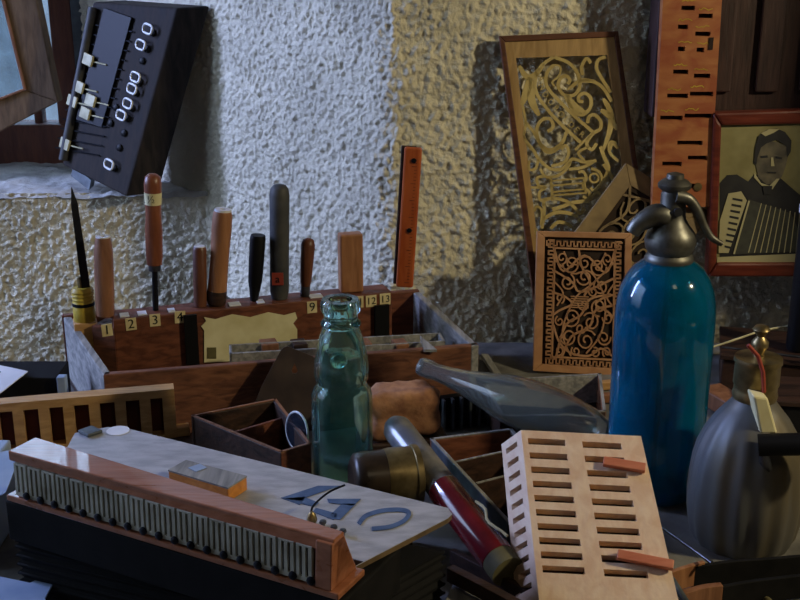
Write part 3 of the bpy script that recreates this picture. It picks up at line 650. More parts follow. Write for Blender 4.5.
pat(3, z([(290,130),(350,100),(420,100),(380,125),(320,150)]), .0017)
pat(1, z([(285,290),(335,285),(340,300),(290,305)]), .0017); pat(1, z([(390,290),(440,300),(435,312),(392,305)]), .0017)  # eyes
pat(3, z([(360,300),(375,300),(385,360),(360,362)]), .0017); pat(1, z([(335,400),(400,402),(395,412),(340,410)]), .0017)     # nose, mouth
pat(3, z([(245,410),(290,480),(350,500),(400,450),(420,450),(370,525),(300,505),(240,440)]), .0014)   # collar
pat(1, z([(300,500),(370,500),(360,560),(310,560)]), .0017)
z2 = lambda pts: z(pts, 720, 185, 7.06)
pat(4, z2([(200,100),(500,200),(560,330),(530,470),(90,490)]), .0016)     # bellows body
for i in range(9):
    x = 290+i*34; pat(3 if i else 3, z2([(x,130+i*9),(x+5,130+i*9),(205+i*42,478),(198+i*42,478)]), .0020)
pat(3, z2([(200,110),(212,112),(105,488),(92,488)]), .0020)
pat(3, z2([(60,60),(150,45),(190,110),(60,480),(-10,480),(0,250)]), .0018)   # keyboard
for i in range(9): y = 90+i*42; pat(1, z2([(90-i*7,y),(160-i*9,y+12),(158-i*9,y+28),(88-i*7,y+14)]), .0022)
pat(3, z2([(-20,510),(900,470),(900,560),(-20,570)]), .0022)
m.build('photo_print', [M['photo_bg'], M['ph_dark'], M['ph_face'], M['ph_lt'], M['ph_mid']], t)
# small jar-like roll in front of the frame's right side
t = thing('pale_capped_jar','dark narrow jar with a pale grey lid in front of the photograph, right edge','jar', (P(806,268,y=1.275).x,1.275,.051))
b = P(806,268,y=1.275); zt = P(806,204,y=1.275).z; b.z = .051
MB().lathe([(.012,b.z-.0),(.013,b.z+.003),(.013,zt-.01)], (b.x,b.y,0), (0,0,1), 20).build('body', M['blackp'], t, smooth=True)
MB().lathe([(.0145,zt-.01),(.0145,zt-.001),(.013,zt)], (b.x,b.y,0), (0,0,1), 20).build('lid', M['paper'], t, smooth=True)

# ------------------------------------------------------------------ blue siphon
b = Vector((P(666,300,y=1.015).x, 1.015, .0)); k = 1.127/1150
t = thing('soda_siphon','tall blue glass soda siphon with pewter spout and curved lever','soda siphon', b)
def double(prof, th):
    inner = [(max(r-th,.0005), h+(th if i == 0 else 0)) for i,(r,h) in enumerate(prof)]
    return prof, inner[::-1]
po = [(.034,.0),(.039,.003),(.0415,.010),(.042,.022),(.0435,.034),(.0455,.05),(.046,.10),(.0463,.165),(.0460,.183),(.0450,.196),(.0425,.208),(.038,.218),(.033,.226),(.026,.232),(.020,.236),(.017,.241)]
pi_ = [(r-.004, h+.004 if i == 0 else h) for i,(r,h) in enumerate(po)]
prof = po + pi_[::-1]; prof = [(0,0)]+prof+[(0,.006)]
MB().lathe(prof, b, (0,0,1), 48).build('glass_body', M['siphon_glass'], t, smooth=True)
MB().lathe([(.003,.012),(.003,.236)], b, (0,0,1), 10).build('dip_tube', M['steel'], t, smooth=True)
MB().lathe([(.0005,.232),(.021,.232),(.0225,.2365),(.021,.240),(.0195,.242),(.0225,.247),(.0235,.253),(.0215,.261),(.016,.268),(.0125,.274),(.0115,.280),(.0115,.296),(.0105,.300),(.0005,.300)], b, (0,0,1), 32).build('valve_head', M['pewter'], t, smooth=True)
MB().lathe([(.0005,.299),(.010,.299),(.0145,.3025),(.015,.306),(.012,.309),(.008,.311),(.0075,.315),(.0005,.317)], b, (0,0,1), 28).build('cap', M['pewter'], t, smooth=True)
sp = [P(x,y,y=1.012) for x,y in ((668,217),(657,215),(647,219),(638,225),(632,233))]
MB().tube(smooth_pts([tuple(p) for p in sp],4), [.010,.0105,.0108,.0108,.0105,.0103,.010,.0097,.0093,.009,.0085,.008,.0078,.0075,.0072,.007,.0065], 16).build('spout', M['pewter'], t, smooth=True)
lv = [P(x,y,y=1.005) for x,y in ((676,196),(688,199),(697,210),(703,224),(711,237),(722,244))]
pp = smooth_pts([tuple(p) for p in lv],4); MB().tube(pp, [.0058-.0035*i/len(pp) for i in range(len(pp))], 12).build('lever', M['pewter'], t, smooth=True)
MB().lathe([(.004,-.014),(.0045,0),(.004,.014)], b+Vector((.002,0,.283)), (0,1,0), 12).build('pivot_pin', M['steel'], t, smooth=True)

# ------------------------------------------------------------------ grey fluted siphon
b = Vector((P(744,500,y=.925).x, .925, 0))
t = thing('fluted_siphon','grey fluted pear-shaped siphon with brass collar at the right','soda siphon', b)
def flute(t_, h): return .022*math.cos(t_*16)*min(1,max(0,(.125-h)/.03))
MB().lathe([(0,0),(.042,0),(.046,.008),(.049,.025),(.0498,.042),(.049,.060),(.0475,.076),(.0445,.090),(.0395,.104),(.032,.117),(.024,.127),(.0185,.134),(.017,.142),(0,.142)], b, (0,0,1), 96, flute).build('body', M['dusty'], t, smooth=True)
MB().lathe([(.0005,.136),(.0185,.136),(.0195,.140),(.0185,.144),(.0185,.148),(.0195,.150),(.0192,.168),(.0205,.170),(.020,.174),(.0005,.176)], b, (0,0,1), 36).build('collar', M['brass'], t, smooth=True)
MB().lathe([(.006,.173),(.0042,.178),(.0072,.184),(.0072,.188),(.0032,.193),(.0075,.199),(.0055,.202),(.0005,.203)], b, (0,0,1), 20).build('finial', M['brass'], t, smooth=True)
a1, a2, a3, a4 = (P(x,y,y=.893) for x,y in ((753,396),(768,398),(778,434),(760,434)))
MB().prism([a1,a2,a3,a4], (0,.02,0)).build('pale_neck_strip', M['cream'], t, bevel=.002)  # pale cream strip set in front of the neck
MB().tube([P(758,445,y=.880),P(860,443,y=.86)], [.0095,.0095], 16).build('black_spout', M['blackp'], t, smooth=True)
MB().tube([P(764,452,y=.882),P(765,462,y=.882),P(769,470,y=.882)], [.004,.005,.003], 10).build('nozzle', M['steel'], t, smooth=True)
MB().tube([tuple(P(x,y,y=.905)) for x,y in ((748,345),(758,356),(763,372),(764,392))], .0018, 8).build('red_wire', M['redlabel'], t, smooth=True)

# ------------------------------------------------------------------ green marble-stopper bottle
yb = .985; b = Vector((P(342,400,y=yb).x, yb, 0)); Rz = lambda row: P(342,row,y=yb).z
t = thing('marble_bottle','aqua green glass lemonade bottle with pinched neck standing in the middle','bottle', b)
zt = Rz(299)
po = [(.026,0),(.0275,.004),(.0282,.012),(.0284,Rz(400)),(.0280,Rz(393)),(.0262,Rz(388)),(.0232,Rz(383.5)),(.0228,Rz(381)),(.0246,Rz(377)),(.0253,Rz(370)),(.0248,Rz(360)),(.0225,Rz(348)),(.0198,Rz(337)),(.0172,Rz(328)),(.0165,Rz(326)),(.0184,Rz(324)),(.0184,Rz(322)),(.0160,Rz(319.5)),(.0152,Rz(316)),(.0158,Rz(313)),(.0178,Rz(310)),(.0184,Rz(306)),(.0182,Rz(302)),(.0165,Rz(299)),(.0135,zt)]
pi_ = [(min(max(r-.0045,.003), .0105 if h > Rz(330) else 1), h if i else .006) for i,(r,h) in enumerate(po)]
def pinch(t_, h):
    z_ = math.exp(-((h-Rz(356))/.011)**2); return -.26*z_*max(0,math.cos(2*(t_+1.0)))**3
MB().lathe([(0,0)]+po+pi_[::-1]+[(0,.0045)], b, (0,0,1), 48, pinch).build('glass_body', M['codd_glass'], t, smooth=True)
MB().lathe([(.0078*math.sin(a*PI/10)+1e-5, .0078*(1-math.cos(a*PI/10))) for a in range(11)], b+Vector((-.003,0,Rz(366)-.002)), (0,0,1), 20).build('glass_marble', M['codd_glass'], t, smooth=True)

# ------------------------------------------------------------------ clear bottle lying down
a = P(420,366,z=.083); c = P(612,437,z=.052); ax = (c-a).normalized(); L = (c-a).length
t = thing('clear_bottle','dusty clear glass bottle lying across the trays, neck towards the toolbox','bottle', (a+c)/2)
k = .00095
po = [(9.5*k,0),(10.8*k,.004),(10.8*k,.012),(9.5*k,.018),(11*k,L*.16),(14*k,L*.25),(20*k,L*.36),(26*k,L*.47),(28.5*k,L*.58),(28.5*k,L*.68),(26*k,L*.80),(22*k,L*.89),(15*k,L*.96),(9*k,L*.99)]
pi_ = [(r-.003, min(h,L-.006)) for r,h in po]
MB().lathe(po[:0]+[(r,h) for r,h in po]+[(0,L)]+[(0,L-.004)]+pi_[::-1]+[po[0]], a, ax, 40).build('glass_body', M['clear_glass'], t, smooth=True)
MB().lathe([(0,L-.003),(.008,L-.001),(.009,L+.004),(.0055,L+.008),(.008,L+.013),(.004,L+.017),(0,L+.018)], a, ax, 20).build('glass_nub', M['clear_glass'], t, smooth=True)

# ------------------------------------------------------------------ small front tray with contents
Lc, Fc_, Rc, Bc = P(191,416,z=.062), P(281,453,z=.062), P(311,444,z=.062), P(276,399,z=.062)
t = thing('small_tray','small dark open wooden tray in front of the toolbox beside the green bottle','tray', (Fc_.x,Fc_.y+.05,0))
for n_,(u,v),m_ in (('front_board',(Lc,Fc_),'darkwood'),('side_board',(Fc_,Rc),'redwood'),('back_board',(Rc,Bc),'darkwood'),('side_board',(Bc,Lc),'darkwood')):
    MB().bar(u, v, .002, .062, .004).build(n_, M[m_], t, bevel=.0008)
for u, v in ((Lc,Fc_),(Fc_,Rc),(Rc,Bc),(Bc,Lc)): MB().bar(u, v, .0621, .0630, .0028).build('worn_edge', M['tan'], t)
MB().bar(P(236,432,z=.055), P(290,416,z=.055), .004, .055, .003).build('divider', M['redwood'], t)
MB().prism([Vector((p.x,p.y,.001)) for p in (Lc,Fc_,Rc,Bc)], (0,0,.004)).build('bottom', M['darkwood'], t)
# tin plate with a hole
pb = P(285,420,z=.03); pn_ = Vector((.1,-1,.25)).normalized(); q = lambda x,y,d=0: PP(x,y,pb,pn_)+pn_*d
pts = [(246,425),(262,385),(282,348),(287,346),(313,356),(317,360),(322,395),(322,425)]
hole = [(294.5,363),(298,371),(296,373.5),(292.5,373),(291.5,370)]
# plate built as a ring of quads around the hole so the hole is real
def resample(poly_, n):
    L_ = []; tot = 0
    for i in range(len(poly_)):
        a_, b_ = poly_[i], poly_[(i+1)%len(poly_)]; L_.append(math.hypot(b_[0]-a_[0],b_[1]-a_[1])); tot += L_[-1]
    out = []
    for k_ in range(n):
        s_ = tot*k_/n; i = 0
        while s_ > L_[i] and i < len(L_)-1: s_ -= L_[i]; i += 1
        a_, b_ = poly_[i], poly_[(i+1)%len(poly_)]; f_ = s_/L_[i]; out.append((a_[0]+(b_[0]-a_[0])*f_, a_[1]+(b_[1]-a_[1])*f_))
    return out
cx, cy = 294.5, 369; N_ = 40
ang = [2*PI*k_/N_ for k_ in range(N_)]
def hit(poly_, a_):
    best = None
    for i in range(len(poly_)):
        x1,y1 = poly_[i]; x2,y2 = poly_[(i+1)%len(poly_)]; dx,dy = math.cos(a_),math.sin(a_); ex,ey = x2-x1,y2-y1
        den = dx*ey-dy*ex
        if abs(den) < 1e-9: continue
        s_ = ((x1-cx)*ey-(y1-cy)*ex)/den; u_2 = ((x1-cx)*dy-(y1-cy)*dx)/den
        if s_ > 0 and -1e-6 <= u_2 <= 1+1e-6 and (best is None or s_ > best): best = s_
    return (cx+math.cos(a_)*best, cy+math.sin(a_)*best)
om = [hit(pts,a_) for a_ in ang]; im = [hit(hole,a_) for a_ in ang]
m = MB(); vs = []
for d in (0,.0025): vs += [q(*p,d) for p in om]+[q(*p,d) for p in im]
fs = []
for i in range(N_):
    j = (i+1)%N_; fs += [(i,j,N_+j,N_+i),(2*N_+i,3*N_+i,3*N_+j,2*N_+j),(i,2*N_+i,2*N_+j,j),(N_+i,N_+j,3*N_+j,3*N_+i)]
m.add(vs, fs); o = m.build('metal_plate', M['platebrown']); tag(o,'dark brown plate with a teardrop hole leaning against the toolbox front','plate')
# round lens
lc = P(297,431,z=.058); lt = thing('round_lens','dark round lens with a pale metal rim propped in the small tray','lens', lc)
ln = Vector((-.75,-.62,.12)).normalized(); e1 = ln.cross(Vector((0,0,1))).normalized(); e2 = ln.cross(e1)
MB().tube([lc+(e1*math.cos(i*PI/14)+e2*math.sin(i*PI/14)*1.05)*.018 for i in range(28)], .0012, 8, closed=True).build('rim', M['clip'], lt, smooth=True)
MB().lathe([(0,-.002),(.0174,-.001),(.0174,.001),(0,.003)], lc, ln, 28).build('glass', M['lens'], lt, smooth=True)

# ------------------------------------------------------------------ worn wooden block (rounded)
def rounded_block(name, c, d, ax, ay, m, amp, lab, cat):
    bm = bmesh.new(); bmesh.ops.create_cube(bm, size=1)
    bmesh.ops.subdivide_edges(bm, edges=bm.edges, cuts=9, use_grid_fill=True)
    ax = Vector(ax).normalized(); ay = Vector(ay).normalized(); ay = (ay-ax*ay.dot(ax)).normalized(); az = ax.cross(ay); r = .25
    V = []
    for v in bm.verts:
        p = v.co.copy(); cc = Vector([max(-.5+r,min(.5-r,x)) for x in p]); dl = p-cc
        if dl.length > 0: p = cc+dl.normalized()*min(dl.length, r)
        w = Vector(c)+ax*p.x*d[0]+ay*p.y*d[1]+az*p.z*d[2]
        w += (ax*p.x+ay*p.y+az*p.z)*noise.noise(w*60)*amp; V.append(w)
    fs = [[v.index for v in f.verts] for f in bm.faces]; bm.free()
    o = MB().add(V, fs).build(name, M[m], smooth=True); tag(o, lab, cat); return o
bc = P(402,416,z=.055)
rounded_block('worn_block', Vector((bc.x,bc.y+.012,.058)), (.078,.05,.05), (1,.22,0), (-.2,1,-.1), 'brick', .012, 'worn brown rounded wooden block right of the green bottle', 'wood block')
MB_ = MB().box(Vector((bc.x+.004,bc.y+.012,.0165)), (.08,.05,.032), (1,.22,0), (-.2,1,0)).build('dark_base_block', M['darkwood'], bevel=.002); tag(MB_, 'dark flat wooden block underneath the worn brown block', 'wood block')
# grey tube with red band
a = P(395,426,z=.094); c = P(508,572,z=.050); ax = (c-a).normalized(); L = (c-a).length; f1 = .47; f2 = .92
t = thing('long_tube','long grey tube with a glossy red band slanting down towards the slotted block','tube', (a+c)/2)
R_ = .0135
MB().lathe([(0,-.004),(R_*.7,-.003),(R_*.98,.004),(R_,.01),(R_,L*f1)], a, ax, 28).build('grey_shaft', M['grey_tube'], t, smooth=True)
MB().lathe([(R_*1.04,L*f1),(R_*1.06,L*f1+.002),(R_*1.06,L*f2),(R_*1.04,L*f2+.001)], a, ax, 28).build('red_band', M['red_tube'], t, smooth=True)
MB().lathe([(R_*1.02,L*f2),(R_*1.02,L)], a, ax, 28).build('olive_end', M['olive'], t, smooth=True)
s0 = a+ax*L*.66+Vector((.008,0,.0135)); MB().tube([tuple(s0+ax*(.045*i/8)+Vector((.003*math.sin(i),0,.001))) for i in range(9)], .0012, 6).build('tape_edge', M['paperlab'], t, smooth=True)
# round jar lying on its side
a = P(352,481,z=.077); c = P(416,476,z=.075); ax = (c-a).normalized(); L = (c-a).length
t = thing('lying_jar','short dark round jar with a brassy rim lying on its side behind the board','jar', Vector(((a.x+c.x)/2,(a.y+c.y)/2,.03)))
MB().lathe([(0,.002),(.019,.0),(.0235,.003),(.0245,.010),(.0250,L*.55)], a, ax, 36).build('dark_body', M['darkjar'], t, smooth=True)
MB().lathe([(.0252,L*.5),(.0262,L*.6),(.0262,L*.92),(.0275,L*.93),(.0275,L*1.02),(.024,L*1.04),(0,L*1.0)], a, ax, 36).build('brass_rim', M['brass'], t, smooth=True)
cr = MB().box(Vector(((a.x+c.x)/2,(a.y+c.y)/2,.0245)), (.05,.045,.047), ax, (0,1,0)).build('dark_support_block', M['darkwood'], bevel=.002); tag(cr,'dark wooden block under the lying jar','wood block')

# ------------------------------------------------------------------ grey lettered board, comb, bellows
BZ = .106
_e0, _e1 = P(16,500,z=.101), P(334,596,z=.101); _cd = (_e1-_e0).normalized(); _cn = Vector((-_cd.y,_cd.x,0))
BFR = [Vector((p.x,p.y,BZ)) for p in (_e1+_cn*.036, _e0+_cn*.036)]
bp = [P(75,433,z=BZ), P(108,427,z=BZ), P(130,429,z=BZ), P(448,508,z=BZ), P(452,514,z=BZ), P(448,518,z=BZ), P(346,571,z=BZ), *[b+_cn*.004 for b in BFR]]
t = thing('lettered_board','large grey plywood board with faded blue painted strokes lying on the dark case','board', P(250,500,z=BZ-.006))
MB().prism([p-Vector((0,0,.0005)) for p in bp], (0,0,.0005)).build('top_veneer', M['board'], t)
MB().prism([p-Vector((0,0,.0045)) for p in bp], (0,0,.0038)).build('shaded_edge_layer', M['boarde'], t)
m = MB(); qz = lambda x,y: P(x,y,z=BZ+.0003); th = (0,0,.0004)
for bpts in ([(281,498),(318,486),(340,486),(305,498),(300,505)],[(283,499),(304,497),(319,503),(314,507)],[(327,499),(361,499),(353,506),(329,503)],[(342,504),(356,504),(340,520),(327,518)],[(313,512),(316,508),(338,514),(334,520)]):
    m.prism([P(x,y,z=BZ+.0003) for x,y in bpts], (0,0,.0003))
m.ribbon(smooth_pts([(359,524),(366,516),(382,511),(400,510),(409,513),(404,521),(390,527),(372,529)]), 4.2, qz, th)
m.build('blue_paint_marks', M['blue'], t)
m = MB(); m.lathe([(.010,0),(.010,.0006)], P(118,431,z=BZ), (0,0,1), 20); m.build('white_sticker', M['paper'], t)
o = MB().prism([P(x,y,z=BZ+.0006) for x,y in ((78,433),(92,428),(103,433),(88,438))], (0,0,.003)).build('black_clip', M['slate'], bevel=.0008); tag(o,'small flat dark grey clip on the far left corner of the board','clip')
# amber block on board
u0 = (bp[3]-bp[2]); u0.z = 0; u0.normalize()
t = thing('amber_block','flat amber wooden block with a grey top lying on the lettered board','wood block', P(210,478,z=BZ))
tq = [P(x,y,z=BZ+.0125) for x,y in ((168,470),(186,460),(247,476),(228,488))]
MB().prism([p-Vector((0,0,.0122)) for p in tq], (0,0,.011)).build('body', M['amber'], t, bevel=.001)
MB().prism([p-Vector((0,0,.0012)) for p in tq], (0,0,.0014)).build('grey_top', M['grey_wood'], t)  # separate grey layer over the amber body
MB().prism([P(x,y,z=BZ+.0129) for x,y in ((188,468),(200,464),(207,468),(196,472))], (0,0,.0004)).build('pale_label', M['bluepaper'], t)
# comb (reed block) in front
CZ = .101; e0, e1_ = P(16,500,z=CZ), P(334,596,z=CZ); cd = e1_-e0; cl = cd.length; cd.normalize(); cn = Vector((-cd.y,cd.x,0))  # cn points back
t = thing('reed_block','long orange wooden reed block with a row of metal reed plates facing the viewer','reed block', (e0+e1_)/2)
HB = .041
def cp(s_, d, z): return e0+cd*(cl*s_)+cn*d+Vector((0,0,z))
m = MB()
m.hexa([cp(-.02,-.004,0),cp(1.02,-.004,0),cp(1.02,.032,0),cp(-.02,.032,0)], [cp(-.02,-.004,.005),cp(1.02,-.004,.005),cp(1.02,.032,.005),cp(-.02,.032,.005)]); m.build('base_rail', M['comb'], t, bevel=.001)
# wedge-shaped body
mats_ = [M['comb'], M['slot']]
MB().hexa([cp(0,.002,.005),cp(1,.002,.005),cp(1,.030,.005),cp(0,.030,.005)], [cp(0,.004,HB),cp(1,.006,HB-.002),cp(1,.015,HB-.002),cp(0,.026,HB)]).build('core', M['comb'], t, bevel=.001)
MB().hexa([cp(-.006,-.001,HB-.007),cp(1.0,-.001,HB-.009),cp(1.0,.015,HB-.009),cp(-.006,.028,HB-.007)], [cp(-.006,-.001,HB+.001),cp(1.0,.002,HB),cp(1.0,.015,HB),cp(-.006,.028,HB+.001)]).build('top_rail', M['comb'], t, bevel=.001)
MB().hexa([cp(.955,-.0035,.005),cp(1.0,-.0035,.005),cp(1.0,.031,.005),cp(.955,.031,.005)], [cp(.955,-.001,HB-.002),cp(1.0,-.001,HB-.002),cp(1.0,.014,HB-.002),cp(.955,.014,HB-.002)]).build('end_block', M['comb'], t, bevel=.001)
npl = 19
for i in range(npl):
    s0 = .012+i*(.94/npl); s1 = s0+.94/npl*.86; zc0, zc1 = .0065, HB-.0078
    us = [0,.20,.38,.60,.78,1]; vv_ = [0,.12,.95,1]
    def dp(u, v):
        if (.20 < u < .38 or .60 < u < .78) and .12 < v < .95: return .0018
        return 0
    def mp(u, v, d, s0=s0, s1=s1): return cp(s0+(s1-s0)*u, -.0024+.0008*v+d, zc0+(zc1-zc0)*v)
    m = MB().relief(us, vv_, dp, mp)
    a_ = [mp(0,0,0),mp(1,0,0),mp(1,1,0),mp(0,1,0)]; b_ = [p+cn*.003 for p in a_]; m.cur = 0
    for j in range(4): m.add([a_[j],a_[(j+1)%4],b_[(j+1)%4],b_[j]], [(0,1,2,3)])
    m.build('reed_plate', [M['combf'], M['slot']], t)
    m = MB(); m.lathe([(.0032,0),(.0030,.0016),(.0014,.0024)], cp(s0+(s1-s0)*.98,-.0026,.0085), -cn, 10); m.build('screw', M['dsteel'], t, smooth=True)
# bead and wire
t = thing('wire_hook','thin dark wire hook with a small brass bead at the back of the reed block','wire hook', P(313,524,z=BZ))
MB().lathe([(.0005,0),(.003,.001),(.0042,.004),(.003,.008),(.0015,.010)], P(312,524,z=BZ+.0002), (0,0,1), 14).build('bead', M['brass'], t, smooth=True)
b = P(312,524,z=BZ); MB().tube(smooth_pts([tuple(P(x,y,y=b.y+.004*i)) for i,(x,y) in enumerate(((312,517),(312,508),(320,499),(331,491),(345,485)))],4), .0009, 6).build('wire', M['dsteel'], t, smooth=True)
for (x,y),w_ in (((323,527),'nearest the brass bead'),((334,532),'between the two others'),((343,536),'nearest the end of the reed block')):
    o = MB().lathe([(.0016,0),(.0016,.003),(.0028,.0035),(.0024,.0052),(0,.0055)], P(x,y,z=BZ+.0002), (0,0,1), 12).build('screw', M['steel'], smooth=True); tag(o, 'small steel screw on the board, '+w_, 'screw', 'screws behind the reed block')
# dark case under the board
cs = [P(5,503,z=.098), P(332,606,z=.098)]
f0, f1_ = cs; dcase = (f1_-f0).normalized(); dcase.z = 0; nb = Vector((-dcase.y,dcase.x,0))
rgt = f0+dcase*((f1_-f0).length*1.02)
mcase = MB(); zc = .066
pts = [f0+nb*.000, rgt+nb*.004, rgt+nb*.085, f0+nb*.095]
mcase.hexa([Vector((p.x,p.y,zc)) for p in pts], [Vector((p.x,p.y,.1005)) for p in pts])
tag(mcase.build('dark_case', M['black'], bevel=.0015), 'black flat case carrying the reed block and the lettered board', 'case')
# bellows under it
br = P(445,553,z=.064); t = thing('bellows','black pleated accordion bellows lying flat below the case and the board','accordion bellows', Vector(((f0.x+br.x)/2, br.y-.02, 0)))
dr = (P(372,594,z=.064)-br); dr.z = 0; fr_ = br+dr.normalized()*.12
blf = [f0+dcase*.004+nb*.002, fr_, br, f0+dcase*.004+nb*.1]
cen = sum(blf, Vector())/4; m = MB(); nl = 8; vs = []; fs = []
for i in range(2*nl+1):
    z_ = .001+.063*i/(2*nl); inset = .004 if i%2 == 0 else 0
    for p in blf:
        d_ = Vector((cen.x-p.x,cen.y-p.y,0)).normalized(); vs.append(Vector((p.x,p.y,z_))+d_*inset)
for i in range(2*nl):
    for k_ in range(4): fs.append((i*4+k_, i*4+(k_+1)%4, (i+1)*4+(k_+1)%4, (i+1)*4+k_))
fs += [(3,2,1,0), tuple(2*nl*4+k_ for k_ in range(4))]
m.add(vs, fs); m.build('pleats', M['black'], t)
m = MB()
top = [Vector((p.x,p.y,.0642)) for p in blf]; m.prism(top, (0,0,.0016)); m.build('top_board', M['black'], t)
for i in range(nl):
    z_ = .001+.063*(2*i+1)/(2*nl); m = MB(); m.tube([Vector((p.x,p.y,z_)) for p in blf], .0013, 6, closed=True); m.build('pleat_edge', M['black'], t)

# ------------------------------------------------------------------ slotted pale block
Aq, Bq, Cq, Dq = P(521,430,z=.135), P(641,436,z=.135), P(684,625,z=.042), P(541,618,z=.042)
Tn = (Bq-Aq).cross(Dq-Aq).normalized(); Tn = Tn if Tn.z < 0 else -Tn
def bq(u, v, d): return (Aq.lerp(Bq,u)).lerp(Dq.lerp(Cq,u), v)+Tn*d
t = thing('slotted_block','pale wooden block with two rows of ten slots tilted in the right foreground','slotted block', bq(.5,.5,.03))
sl = []
for i in range(10):
    vA = .055+i*.083*(1-.008*i); sl.append((.05,.36,vA-.010,vA+.026)); sl.append((.50,.82,vA+.004-.010,vA+.004+.026))
us = sorted(set([0,1,.05,.36,.50,.82])); vs_ = sorted(set([0,1]+[round(s[k_],5) for s in sl for k_ in (2,3)]))
def dps(u, v): return .009 if any(s[0] < u < s[1] and s[2] < v < s[3] for s in sl) else 0
m = MB().relief(us, vs_, dps, bq)
# bottom edge flares outwards on the left
flare = (Aq-Bq).normalized()*.016
dk = .026
c = [bq(0,0,0),bq(1,0,0),bq(1,1,0),bq(0,1,0)]; e = [bq(0,0,dk)+flare, bq(1,0,dk), bq(1,1,dk), bq(0,1,dk)+flare]
m.cur = 0
for i in range(3): m.add([c[i],c[(i+1)%4],e[(i+1)%4],e[i]], [(0,1,2,3)])
m.add(e, [(0,1,2,3)])
# left side with its own slots
def sdm(u, v, d): return c[0].lerp(c[3],u).lerp(e[0].lerp(e[3],u), v)+((Bq-Aq).normalized()*d)
ss = [(.045+i*.083*(1-.008*i)) for i in range(11)]
us = sorted(set([0,1]+[round(s,5) for s in ss]+[round(s+.03,5) for s in ss])); 
m.relief(us, [0,.25,.8,1], lambda u,v: .006 if .25 < v < .8 and any(s < u < s+.03 for s in ss) else 0, sdm)
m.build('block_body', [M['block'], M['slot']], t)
ex = (Bq-Aq).normalized(); ey = (Dq-Aq).normalized()
for (x0_,y0_,x1_,y1_) in ((603,463,645,470),(617,556,673,567)):
    pl = lambda x,y: PP(x,y,bq(0,0,0),Tn)
    a, b = pl(x0_,y0_), pl(x1_,y1_); dd = (b-a).normalized(); ss_ = Tn.cross(dd).normalized()
    MB().box((a+b)/2-Tn*.0028, ((b-a).length,.0075,.005), dd, ss_).build('peg', M['peg'], t, bevel=.0008)
# block underneath that props it
mm = bq(.5,.35,dk); o = MB().box(Vector((mm.x+.01,mm.y+.0,(mm.z-.045)/2)), (.06,.05,mm.z-.047)).build('dark_prop_box', M['darkwood'], bevel=.002); tag(o,'dark box hidden in shade under the slotted pale block','box')

# ------------------------------------------------------------------ divided trays behind
def tray(name, lab, corners, z0, z1, mats, th=.004, div=()):
    c = [Vector(p) for p in corners]; cen = sum(c, Vector())/4; t = thing(name, lab, 'tray', (cen.x,cen.y,z0))
    for i,nm in enumerate(('back_board','side_board','front_board','side_board')):
        MB().bar(c[i], c[(i+1)%4], z0, z1, th, -1).build(nm, M[mats[i]], t, bevel=.0008)
    for u,v in div: MB().bar(u, v, z0+.002, z1-.004, .003).build('divider', M[mats[4]], t, bevel=.0005)
    for i in range(4): MB().bar(c[i], c[(i+1)%4], z1+.0001, z1+.0012, th*.8, -1).build('worn_edge', M['grey_wood'], t)
    for u,v in div: MB().bar(u, v, z1-.0039, z1-.003, .002).build('worn_edge', M['grey_wood'], t)
    MB().prism([Vector((p.x,p.y,z0)) for p in c], (0,0,.003)).build('bottom', M['black'], t)
    return t
z_ = .050
tray('divided_tray','dark divided tray under the clear bottle with a grey left side', [P(430,439,z=z_),P(512,429,z=z_),P(575,505,z=z_),P(510,526,z=z_)], .002, z_, ('redwood','darkwood','darkwood','slate','darkwood'),
     div=[(P(455,459,z=z_),P(525,444,z=z_)),(P(477,480,z=z_),P(541,464,z=z_))])
z_ = .038
tray('dark_tray','dark tray with a pale back rim right behind the clear bottle', [P(484,381,z=z_),P(601,374,z=z_),P(606,412,z=z_),P(500,420,z=z_)], .002, z_, ('grey_wood','comb','darkwood','darkwood','darkwood'))
# small slatted comb left of it
t = thing('slatted_frame','small dark frame with upright grey slats behind the neck of the clear bottle','slatted frame', P(465,430,z=.003))
a, b = P(440,432,z=.002), P(492,424,z=.002); ddv = (b-a).normalized(); nv_ = Vector((-ddv.y,ddv.x,0)); hh = .036
MB().hexa([a+nv_*.006,b+nv_*.006,b+nv_*.016,a+nv_*.016],[p+Vector((0,0,hh)) for p in (a+nv_*.006,b+nv_*.006,b+nv_*.016,a+nv_*.016)]).build('back', M['black'], t)
for i in range(6):
    p = a+(b-a)*(i+.5)/6; MB().box(p+nv_*.003+Vector((0,0,hh/2)), (.0028,.006,hh), ddv, nv_).build('slat', M['slate'], t)
# pale strip beside the toolbox
o = MB().prism([P(x,y,z=.004) for x,y in ((481,358),(488,358),(503,381),(497,383))], (0,0,.006)).build('pale_strip', M['grey_wood'], bevel=.001); tag(o,'pale wooden strip on the worktop just right of the toolbox corner','wood strip')
for i,((x0_,y0_,x1_,y1_),m_,lb) in enumerate((((590,386,618,384),'combl','pale batten under the small fretwork panel, farther one'),((596,398,620,397),'tan','tan batten beside the dark tray end, nearer one'))):
    a, b = P(x0_,y0_,z=.006), P(x1_,y1_,z=.006); o = MB().box((a+b)/2, ((b-a).length,.010,.010), (b-a), (0,1,0)).build('batten', M[m_], bevel=.001); tag(o, lb, 'batten')

